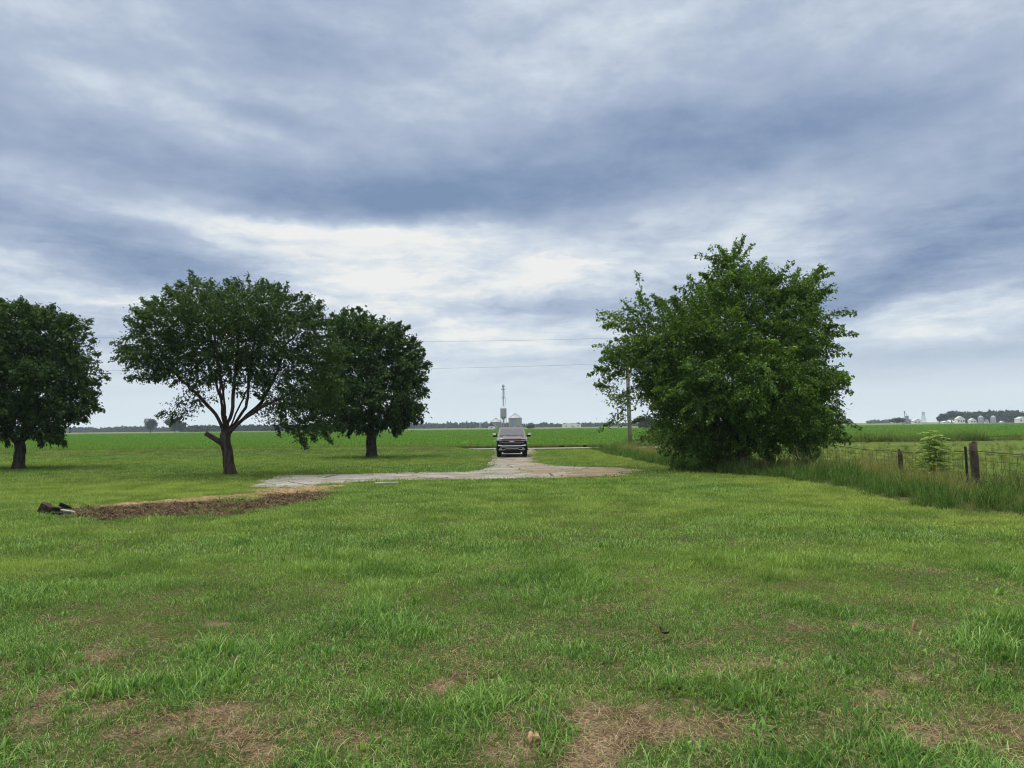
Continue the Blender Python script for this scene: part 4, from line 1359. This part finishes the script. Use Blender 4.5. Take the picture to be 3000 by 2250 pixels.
# ------------------------------------------------------------------ pickup truck
def pickup():
    gx, gy = ground(1106, 988.5)
    root = empty('pickup_truck', (gx, gy + 1.0, Hs(gx, gy) + 0.02), radians(0.0))
    tag(root, 'dark red pickup truck parked facing the camera on the driveway', 'pickup truck')
    paint = principled('maroon_paint', (0.055, 0.007, 0.013), 0.35, 0.0, coat=1.0)
    black = principled('black_plastic', (0.007, 0.007, 0.008), 0.5, spec=0.15)
    chrome = principled('chrome', (0.85, 0.86, 0.87), 0.3, 0.45)
    grey = principled('grey_trim', (0.34, 0.34, 0.35), 0.35, 0.6)
    glass = principled('car_glass', (0.035, 0.055, 0.075), 0.05, spec=0.6)
    lampm = principled('lamp_glass', (0.30, 0.31, 0.32), 0.12, spec=0.8)
    rubber = principled('rubber', (0.012, 0.012, 0.012), 0.85)
    alloy = principled('alloy', (0.40, 0.40, 0.42), 0.3, 0.9)
    W_ = 1.0                       # half width
    def arch(cy, r=0.50, n=9):
        return [(cy + r * cos(a), 0.42 + r * sin(a)) for a in np.linspace(pi, 0, n)]
    # local y: front bumper at 0, tail at 5.85
    side = [(0.12, 0.46)] + [(0.40, 0.40)] + arch(0.95) + [(1.6, 0.40), (4.0, 0.40)] + arch(4.60) + [(5.25, 0.45), (5.78, 0.55), (5.82, 1.28), (4.0, 1.30), (1.55, 1.26), (0.9, 1.24), (0.25, 1.16), (0.10, 1.05)]
    def wide(q):
        x, y, z = q
        f = 1.0
        if y < 0.6: f *= 1 - 0.10 * ((0.6 - y) / 0.6) ** 2
        if z > 0.95: f *= 1 - 0.10 * (z - 0.95)
        if z < 0.55: f *= 0.985
        return (x * f, y, z)
    body = MB().prism(side, -W_, W_, 'x', wide).build('body', paint, root, bevel=0.03)
    # hood with a raised centre
    hood = MB()
    ys = [0.14, 0.35, 0.75, 1.20, 1.58]; zs = [1.165, 1.235, 1.28, 1.31, 1.33]
    xs = [-0.84, -0.62, -0.50, -0.26, 0.26, 0.50, 0.62, 0.84]
    hz = [-0.045, 0.0, 0.035, 0.02, 0.02, 0.035, 0.0, -0.045]
    vs = [(x, y, z + dz) for y, z in zip(ys, zs) for x, dz in zip(xs, hz)]
    n = len(xs)
    fs = [(i * n + j, i * n + j + 1, (i + 1) * n + j + 1, (i + 1) * n + j) for i in range(len(ys) - 1) for j in range(n - 1)]
    vs += [(x, 0.13, 1.06) for x in xs]
    b0 = len(ys) * n
    fs += [(b0 + j, b0 + j + 1, j + 1, j) for j in range(n - 1)]
    hood.add(vs, fs).build('hood', paint, root, True)
    # cab
    def cabx(q):
        x, y, z = q
        return (x * (1 - 0.26 * max(0, z - 1.28)), y, z)
    cab = MB().prism([(1.50, 1.26), (2.16, 1.83), (2.40, 1.895), (3.55, 1.90), (3.80, 1.83), (3.98, 1.28)], -0.93, 0.93, 'x', cabx).build('cab', paint, root, bevel=0.03)
    def wsp(x, s, off=0.006):     # point on the windscreen plane
        y0, z0, y1, z1 = 1.50, 1.26, 2.16, 1.83
        y = y0 + (y1 - y0) * s; z = z0 + (z1 - z0) * s
        f = 1 - 0.26 * (z - 1.28)
        return (x * f, y - off, z + off)
    ws = MB().add([wsp(-0.83, .10), wsp(0.83, .10), wsp(0.82, .93), wsp(-0.82, .93)] + [wsp(-0.83, .10, -.01), wsp(0.83, .10, -.01), wsp(0.82, .93, -.01), wsp(-0.82, .93, -.01)],
                  [(0, 1, 2, 3), (4, 7, 6, 5), (0, 4, 5, 1), (1, 5, 6, 2), (2, 6, 7, 3), (3, 7, 4, 0)]).build('windshield', glass, root)
    MB().tube([wsp(-0.80, .10, .03), wsp(-0.05, .14, .03)], 0.012, 5).build('wiper', black, ws)
    MB().tube([wsp(-0.02, .10, .03), wsp(0.72, .14, .03)], 0.012, 5).build('wiper', black, ws)
    MB().box(wsp(0, .86, -.06), (0.24, 0.05, 0.07)).build('interior_mirror', black, ws)
    MB().box((0.42, 3.2, 1.95), (0.05, 0.16, 0.10), taper=0.5).build('antenna', black, root)
    for s in (-1, 1):
        def sp(y, z): return (s * (0.93 * (1 - 0.26 * (z - 1.28)) + 0.006), y, z)
        for (ya, yb, yc, yd) in ((1.82, 2.22, 2.72, 2.72), (2.80, 2.80, 3.55, 3.70)):
            q = [sp(ya, 1.36), sp(yb, 1.78), sp(yc, 1.78), sp(yd, 1.36)]
            q2 = [(x - s * 0.02, y, z) for x, y, z in q]
            MB().add(q + q2, [(0, 1, 2, 3), (4, 7, 6, 5), (0, 4, 5, 1), (1, 5, 6, 2), (2, 6, 7, 3), (3, 7, 4, 0)]).build('side_window', glass, root)
        # mirrors
        mr = MB().box((s * 1.10, 1.78, 1.38), (0.24, 0.14, 0.24)).tube([(s * 0.90, 1.80, 1.30), (s * 1.02, 1.79, 1.33)], 0.035, 6).build('side_mirror', black, root, bevel=0.03)
        MB().box((s * 1.125, 1.70, 1.435), (0.20, 0.035, 0.115)).build('mirror_cap', chrome, mr, bevel=0.012)
        # headlight: slim strip above, lamp stack below
        hl = MB().prism([(s * 0.58, 1.02), (s * 0.90, 1.045), (s * 0.93, 1.115), (s * 0.60, 1.075)], 0.045, 0.14, 'y').build('headlight', lampm, root)
        MB().box((s * 0.80, 0.09, 0.93), (0.22, 0.08, 0.10)).build('running_lamp', black, hl)
        MB().box((s * 0.70, 0.015, 0.535), (0.15, 0.05, 0.075)).build('fog_light', lampm, root)
        MB().prism([(s * 0.62, 0.775), (s * 0.86, 0.80), (s * 0.86, 0.725), (s * 0.62, 0.705)], -0.012, 0.06, 'y').build('bumper_corner', chrome, root)
        MB().box((s * 0.985, 2.75, 0.43), (0.16, 2.1, 0.06)).build('running_board', black, root)
    # grille
    gr = MB().prism([(-0.90, 0.70), (0.90, 0.70), (0.93, 1.00), (0.88, 1.13), (-0.88, 1.13), (-0.93, 1.00)], 0.06, 0.16, 'y').build('grille', black, root)
    MB().prism([(-0.80, 1.015), (-0.30, 1.035), (0.30, 1.035), (0.80, 1.015), (0.80, 1.045), (0.3, 1.068), (-0.3, 1.068), (-0.80, 1.045)], 0.035, 0.07, 'y').build('grille_bar', grey, gr)
    MB().prism([(-0.78, 0.895), (-0.45, 0.935), (0.45, 0.935), (0.78, 0.895), (0.78, 0.92), (0.45, 0.962), (-0.45, 0.962), (-0.78, 0.92)], 0.035, 0.07, 'y').build('grille_bar', grey, gr)
    MB().prism([(-0.55, 0.835), (0.55, 0.835), (0.55, 0.85), (-0.55, 0.85)], 0.04, 0.07, 'y').build('grille_bar', grey, gr)
    # emblem: a slanted cross
    MB().prism([(-0.165, 0.975), (-0.06, 0.975), (-0.068, 0.955), (0.052, 0.955), (0.060, 0.975), (0.155, 0.975), (0.170, 1.012), (0.066, 1.012), (0.074, 1.034), (-0.046, 1.034), (-0.052, 1.012), (-0.148, 1.012)],
               0.015, 0.05, 'y').build('emblem', principled('emblem_metal', (0.75, 0.68, 0.52), 0.3, 0.6), gr)
    # bumper
    bp = MB().prism([(-0.62, 0.70), (0.62, 0.70), (0.62, 0.755), (-0.62, 0.755)], -0.02, 0.06, 'y').build('bumper', chrome, root)
    lo = MB().prism([(-0.97, 0.40), (-0.60, 0.33), (0.60, 0.33), (0.97, 0.40), (0.97, 0.70), (-0.97, 0.70)], 0.025, 0.30, 'y').build('lower_bumper', black, root)
    MB().tube([(-0.80, 0.01, 0.47), (-0.74, 0.01, 0.60), (-0.58, 0.01, 0.635), (0.58, 0.01, 0.635), (0.74, 0.01, 0.60), (0.80, 0.01, 0.47)], 0.016, 5).build('bumper_trim', grey, lo)
    MB().tube([(-0.80, 0.01, 0.47), (-0.52, 0.01, 0.47), (-0.38, 0.01, 0.535), (0.38, 0.01, 0.535), (0.52, 0.01, 0.47), (0.80, 0.01, 0.47)], 0.016, 5).build('bumper_trim', grey, lo)
    MB().box((0, 0.32, 0.30), (1.1, 0.04, 0.10)).build('air_dam', black, root)
    # bed, tail
    MB().box((0, 4.95, 1.27), (1.55, 1.6, 0.06)).build('bed_floor', black, root)
    # wheels
    for s in (-1, 1):
        for wy in (0.95, 4.60):
            wprof = [(0.20, -0.13), (0.36, -0.135), (0.405, -0.10), (0.415, 0.0), (0.405, 0.10), (0.36, 0.135), (0.20, 0.13)]
            w = empty('wheel', (s * 0.84, wy, 0.415)); w.parent = root
            MB().lathe(wprof, k=28, axis='x').build('tyre', rubber, w, True)
            MB().lathe([(0.27, s * 0.10), (0.24, s * 0.115), (0.20, s * 0.09), (0.06, s * 0.11), (0.005, s * 0.115)], k=24, axis='x').build('rim', alloy, w)
    MB().tube([(-0.8, 4.6, 0.40), (0.8, 4.6, 0.40)], 0.06, 8).lathe([(0.02, -0.16), (0.13, -0.08), (0.16, 0), (0.13, .08), (0.02, .16)], (0, 4.6, 0.40), 12, 'x').build('axle', black, root)
    # move so that the bumper stands where the photograph has it
    root.location.y = gy - 0.25


# ------------------------------------------------------------------ fence, pole, wires
POLE = (0.0, 0.0)


def fence():
    p1 = ground(2111, 1067)
    Yp = p1[1]
    root = empty('wire_fence', (p1[0], p1[1], 0))
    tag(root, 'old wire fence with weathered posts at the right side of the yard', 'fence')
    O = Vector((p1[0], p1[1], 0))
    def post(x, y, h, r, mat, name, lean=(0, 0), k=9, seed=0):
        rr = random.Random(seed)
        z0 = Hs(x, y)
        pts = []; rad = []
        for i in range(7):
            u = i / 6
            pts.append(Vector((x + lean[0] * u, y + lean[1] * u, z0 - 0.3 + (h + 0.3) * u)) - O)
            rad.append(r * (1.06 - 0.10 * u) * rr.uniform(0.93, 1.07))
        mb = MB().tube(pts, rad, k)
        top = pts[-1]
        for j in range(3):      # splintered top
            a = rr.uniform(0, 6.28)
            mb.box(top + Vector((cos(a) * r * .5, sin(a) * r * .5, 0.02)), (r * .7, r * .6, 0.07), (0.1, 0.1, a))
        return mb.build(name, mat, root, True)
    post(p1[0], p1[1], 1.36, 0.105, M['weathered'], 'wooden_post', (-0.05, 0.02), seed=1)
    p2 = (at(1945, 1000, 26.0).x, 26.0)
    post(p2[0], p2[1], at(1945, 973, 26.0).z, 0.075, M['weathered'], 'wooden_post', (0.0, 0.0), seed=2)
    # steel T-post
    t0 = at(2090.5, 1066, Yp - 0.15); tt = at(2088, 967.5, Yp - 0.15)
    MB().box(((t0 + tt) / 2 - O + Vector((0, 0, -0.1))), (0.055, 0.012, tt.z + 0.25), (0, radians(-1.2), 0)).box(((t0 + tt) / 2 - O + Vector((0, 0.03, -0.1))), (0.012, 0.06, tt.z + 0.25), (0, radians(-1.2), 0)).build('steel_post', M['darksteel'], root)
    # line of the wires: past the frame on the right, through the posts, into the tree
    ends = [(p1[0] - 0.05, 12.0), (p1[0], p1[1]), p2, (p2[0] + 0.15, 31.5), (p2[0] + 0.1, 37.0)]
    def line(h, sag, r, name, mb=None):
        mb = mb or MB()
        pts = []
        for (a, b) in zip(ends[:-1], ends[1:]):
            for i in range(10):
                u = i / 10
                x = a[0] + (b[0] - a[0]) * u; y = a[1] + (b[1] - a[1]) * u
                pts.append(Vector((x - 0.11, y, h(x, y) - sag * 4 * u * (1 - u))) - O)
        pts.append(Vector((ends[-1][0] - 0.11, ends[-1][1], h(*ends[-1]))) - O)
        mb.tube(pts, r, 4, caps=False)
        return mb
    topz = lambda x, y: float(np.interp(y, [12, p1[1], 26, 31.5, 37], [1.17, 1.17, 0.93, 1.02, 1.0]))
    line(lambda x, y: topz(x, y), 0.05, 0.011, 'barbed').build('barbed_wire', M['wire'], root)
    mesh = MB()
    for i in range(7):
        line(lambda x, y: 0.03 + (topz(x, y) - 0.10) * i / 6.0, 0.02, 0.0048, '', mesh)
    L = []
    for (a, b) in zip(ends[:-1], ends[1:]):
        d = math.hypot(b[0] - a[0], b[1] - a[1]); n = int(d / 0.30)
        for i in range(n):
            u = i / n
            x = a[0] + (b[0] - a[0]) * u - 0.11; y = a[1] + (b[1] - a[1]) * u
            mesh.tube([Vector((x, y, 0.0)) - O, Vector((x + random.gauss(0, .012), y, topz(x, y) - 0.10)) - O], 0.0045, 4, caps=False)
    mesh.build('woven_wire', M['wire'], root)
    # dark post across the road beside the big tree
    x, y = at(1387, 960, 72.0).x, 72.0
    z = Hs(x, y)
    o = MB().tube([(x, y, z - 0.3), (x, y, z + 0.7), (x + 0.02, y, at(1387, 941, 72).z)], [0.17, 0.16, 0.15], 8).build('corner_post', M['char'])
    tag(o, 'dark wooden post standing just right of the utility pole', 'post')


def utility_pole():
    px, py = POLE
    z = Hs(px, py)
    root = empty('utility_pole', (px, py, z)); tag(root, 'grey wooden utility pole rising into the left side of the big tree', 'utility pole')
    top = 10.4
    MB().tube([(0, 0, -0.5), (-0.10, 0, top * 0.5), (-0.22, 0, top)], [0.20, 0.18, 0.14], 12).build('pole', M['polewood'], root, True)
    MB().box((-0.21, -0.16, top - 0.55), (2.2, 0.10, 0.13)).build('crossarm', M['weathered'], root)
    for x in (-1.15, -0.5, 0.7):
        MB().lathe([(0.02, 0), (0.06, 0.02), (0.05, 0.10), (0.065, 0.12), (0.03, 0.2)], (x, -0.16, top - 0.485), 10).build('insulator', M['lattice'], root)
    def wire(name, label, pts, r):
        P = []
        for (a, b, c) in [pts]:
            for i in range(41):
                u = i / 40
                # parabola through three points
                P.append(a * (1 - u) * (1 - 2 * u) + b * 4 * u * (1 - u) + c * u * (2 * u - 1))
        o = MB().tube(P, r, 5, caps=False).build(name, M['cable'])
        tag(o, label, 'power line')
    e1 = Vector((px - 1.15, py - 0.16, z + top - 0.29))
    a1 = at(1000, 737.5, py); b1 = at(215, 729, py)
    def fit(e, a, b, xl):
        A = np.array([[q.x ** 2, q.x, 1] for q in (e, a, b)])
        co = np.linalg.solve(A, np.array([q.z for q in (e, a, b)]))
        f = lambda x: Vector((x, py - 0.16, co[0] * x * x + co[1] * x + co[2]))
        return (f(e.x), f((e.x + xl) / 2), f(xl))
    e1.z = at(1290, 731, py).z
    wire('power_line', 'upper thin power line crossing the sky behind the left yard trees', fit(e1, a1, b1, -80.0), 0.010)
    e2 = Vector((px - 0.15, py - 0.16, at(1285, 785, py).z)); a2 = at(1000, 795, py); b2 = at(230, 800, py)
    wire('power_line', 'lower thin power line crossing the sky behind the left yard trees', fit(e2, a2, b2, -80.0), 0.010)


# ------------------------------------------------------------------ small things
def tall_weed():
    Y = 22.6
    p = at(2020, 1050, Y); x = p.x
    rng = np.random.default_rng(5)
    root = empty('tall_weed', (x, Y, Hs(x, Y))); tag(root, 'tall pale green leafy weed growing against the wire fence', 'weed')
    h = at(2020, 927, Y).z
    st = MB(); LP = []; LA = []; T = []
    for s in range(4):
        bx = rng.normal(0, 0.07); by_ = rng.normal(0, 0.07)
        hh = h * (1.0 if s == 0 else rng.uniform(0.72, 0.92))
        tx = rng.normal(0, 0.12) + bx * 2
        st.tube([(bx, by_, -0.05), (bx * 1.5, by_ * 1.5, hh * 0.5), (tx, by_, hh)], [0.016, 0.012, 0.005], 6)
        nl = 24
        for i in range(nl):
            u = 0.14 + 0.86 * i / nl
            c = np.array([bx + (tx - bx) * u, by_, hh * u])
            a = i * 2.4 + s
            L = (0.66 - 0.42 * u) * rng.uniform(0.8, 1.3)
            d = np.array([cos(a), sin(a), 0.35 - 0.1 * u])
            prev = c
            for j in range(1, 9):
                q = c + d * L * j / 8 + np.array([0, 0, -0.35 * L * (j / 8) ** 2])
                sd_ = np.array([-sin(a), cos(a), -0.05])
                for sg in (-1, 1):
                    LP.append(q); LA.append(sd_ * sg + d * 0.5 + rng.normal(0, 0.12, 3)); T.append(rng.uniform(0.2, 1) * (0.5 + 0.5 * u))
            st.tube([c, c + d * L * 0.5 + np.array([0, 0, -0.09 * L]), q], [0.005, 0.004, 0.002], 3)
    st.build('stem', M['shrubleaf'] if False else principled('weed_stem', (0.13, 0.17, 0.06), 0.8), root)
    leaf_mesh('foliage', np.array(LP), np.array(LA), 0.13 * rng.uniform(0.7, 1.2, len(LP)), np.array(T), M['weedleaf'], root, rng, wr=0.42, up=1.6)
    # yellow wildflower in front of it
    Y2 = 21.4
    q = at(2001, 1029, Y2)
    r2 = empty('wildflower', (q.x, Y2, Hs(q.x, Y2))); tag(r2, 'small yellow wildflower head in the tall grass below the pale weed', 'flower')
    MB().tube([(0, 0, -0.02), (0.02, 0, q.z * 0.6), (0, 0, q.z)], 0.005, 5).build('stem', M['cropleaf'], r2)
    fl = MB()
    for i in range(26):
        a = rng.uniform(0, 6.28); r = 0.11 * rng.uniform(0, 1) ** .5
        c = Vector((cos(a) * r, sin(a) * r, q.z + 0.03 - r * 0.3 + rng.normal(0, 0.01)))
        fl.tube([Vector((0, 0, q.z - 0.06)), c], 0.0025, 3, caps=False)
        for kx in range(5):
            b = kx * 1.256
            fl.add([c, c + Vector((cos(b) * .022, sin(b) * .022, .006)), c + Vector((cos(b + .5) * .026, sin(b + .5) * .026, .004)), c + Vector((cos(b + 1) * .022, sin(b + 1) * .022, .006))], [(0, 1, 2, 3)])
    fl.build('flower_head', M['yellow'], r2)


def rough_block(name, label, cat, loc, size, rot, mat, seed, jit=0.12, sub=3):
    import bmesh
    rng = random.Random(seed)
    bm = bmesh.new()
    bmesh.ops.create_cube(bm, size=1.0)
    bmesh.ops.subdivide_edges(bm, edges=bm.edges[:], cuts=sub, use_grid_fill=True)
    for v in bm.verts:
        v.co += Vector((rng.gauss(0, jit * .4), rng.gauss(0, jit * .4), rng.gauss(0, jit * .4)))
        v.co = Vector((v.co.x * size[0], v.co.y * size[1], v.co.z * size[2]))
    me = bpy.data.meshes.new(name); bm.to_mesh(me); bm.free()
    me.materials.append(mat)
    o = bpy.data.objects.new(name, me); COL.objects.link(o)
    o.location = loc; o.rotation_euler = rot
    return tag(o, label, cat)


def small_things():
    x, y = ground(98, 1111)
    rough_block('wood_block', 'brown rough wood block tilted on edge at the left end of the dirt patch', 'wood block', (x, y, Hs(x, y) + 0.13), (0.24, 0.20, 0.23), (0.15, 0.60, 0.25), M['blockwood'], 1)
    x, y = ground(123, 1108)
    rough_block('charred_log', 'black charred log lying right beside the brown wood block', 'charred wood', (x, y + 0.05, Hs(x, y) + 0.07), (0.32, 0.12, 0.10), (0.05, 0.12, -0.2), M['char'], 2)
    x, y = ground(132, 1114)
    rough_block('charred_board', 'flat black charred board in front of the charred log', 'charred wood', (x, y, Hs(x, y) + 0.05), (0.38, 0.13, 0.05), (0.1, 0.03, 0.12), M['char'], 3)
    x, y = ground(143, 1104)
    rough_block('charred_stick', 'short black charred stick sticking up behind the pale board', 'charred wood', (x - 0.1, y + 0.12, Hs(x, y) + 0.10), (0.26, 0.08, 0.08), (0.0, 0.5, 0.3), M['char'], 4)
    x, y = ground(152, 1109)
    rough_block('pale_board', 'pale weathered board lying on the charred wood', 'board', (x, y - 0.1, Hs(x, y) + 0.07), (0.36, 0.06, 0.03), (0.1, 0.12, -0.25), M['palewood'], 5, 0.06)
    x, y = ground(835, 1047.5)
    rough_block('white_plank', 'flat pale plank lying in the grass near the driveway edge', 'board', (x, y, Hs(x, y) + 0.07), (0.78, 0.12, 0.03), (0.05, 0.0, 0.02), M['palewood'], 6, 0.05)
    x, y = ground(1152, 1612)
    rough_block('wood_stub', 'small pale broken wood stub in the straw at the bottom of the photo', 'wood stub', (x, y, Hs(x, y) + 0.035), (0.06, 0.05, 0.07), (0.1, 0.2, 0.4), M['cutwood'], 7, 0.2)
    x, y = ground(1976, 1361)
    rough_block('wood_chip', 'tiny upright tan wood chip right of a bare lawn spot', 'wood chip', (x, y, Hs(x, y) + 0.05), (0.03, 0.02, 0.10), (0.1, 0.25, 0.1), M['cutwood'], 8, 0.1, 1)
    # curled dead leaf
    x, y = ground(1428, 1385)
    mb = MB()
    vs = []
    for i in range(7):
        u = i / 6
        w = 0.045 * sin(pi * min(1, u * 0.92 + 0.06))
        for j in (-1, 0, 1):
            vs.append((j * w, u * 0.11 - 0.055, 0.05 + 0.018 * abs(j) + 0.03 * (u - 0.5) ** 2 * 4))
    fs = [(i * 3 + j, i * 3 + j + 1, i * 3 + j + 4, i * 3 + j + 3) for i in range(6) for j in range(2)]
    o = mb.add(vs, fs).build('dead_leaf', M['leafbrown'])
    o.location = (x, y, Hs(x, y) + 0.03); o.rotation_euler = (0.3, 0.2, 0.8)
    tag(o, 'dark curled dead leaf lying on the lawn in the middle foreground', 'leaf')


# ------------------------------------------------------------------ build everything
pp = ground(1362, 967.5)
POLE = (at(1362, 967, 68.0).x, 68.0)
buildings()
pickup()
tree_left()
tree_middle()
tree_back()
tree_right()
understory()
far_trees()
fence()
utility_pole()
tall_weed()
small_things()
scatter_lawn()
scatter_tall()
scatter_crop()

# ------------------------------------------------------------------ haze: closed box of thin air round the scene
hm, hn = new_mat('haze_air')
t = NT(hn)
ho = t.n('ShaderNodeOutputMaterial')
vol = t.n('ShaderNodeVolumePrincipled', {'Color': (0.74, 0.89, 1.0, 1), 'Density': 0.00019, 'Anisotropy': 0.1})
hn.links.new(vol.outputs[0], ho.inputs['Volume'])
hz = MB().box((0, 750, 17), (4400, 1900, 56)).build('haze', hm)
tag(hz, 'thin pale air haze over the far fields', 'haze', kind='stuff')
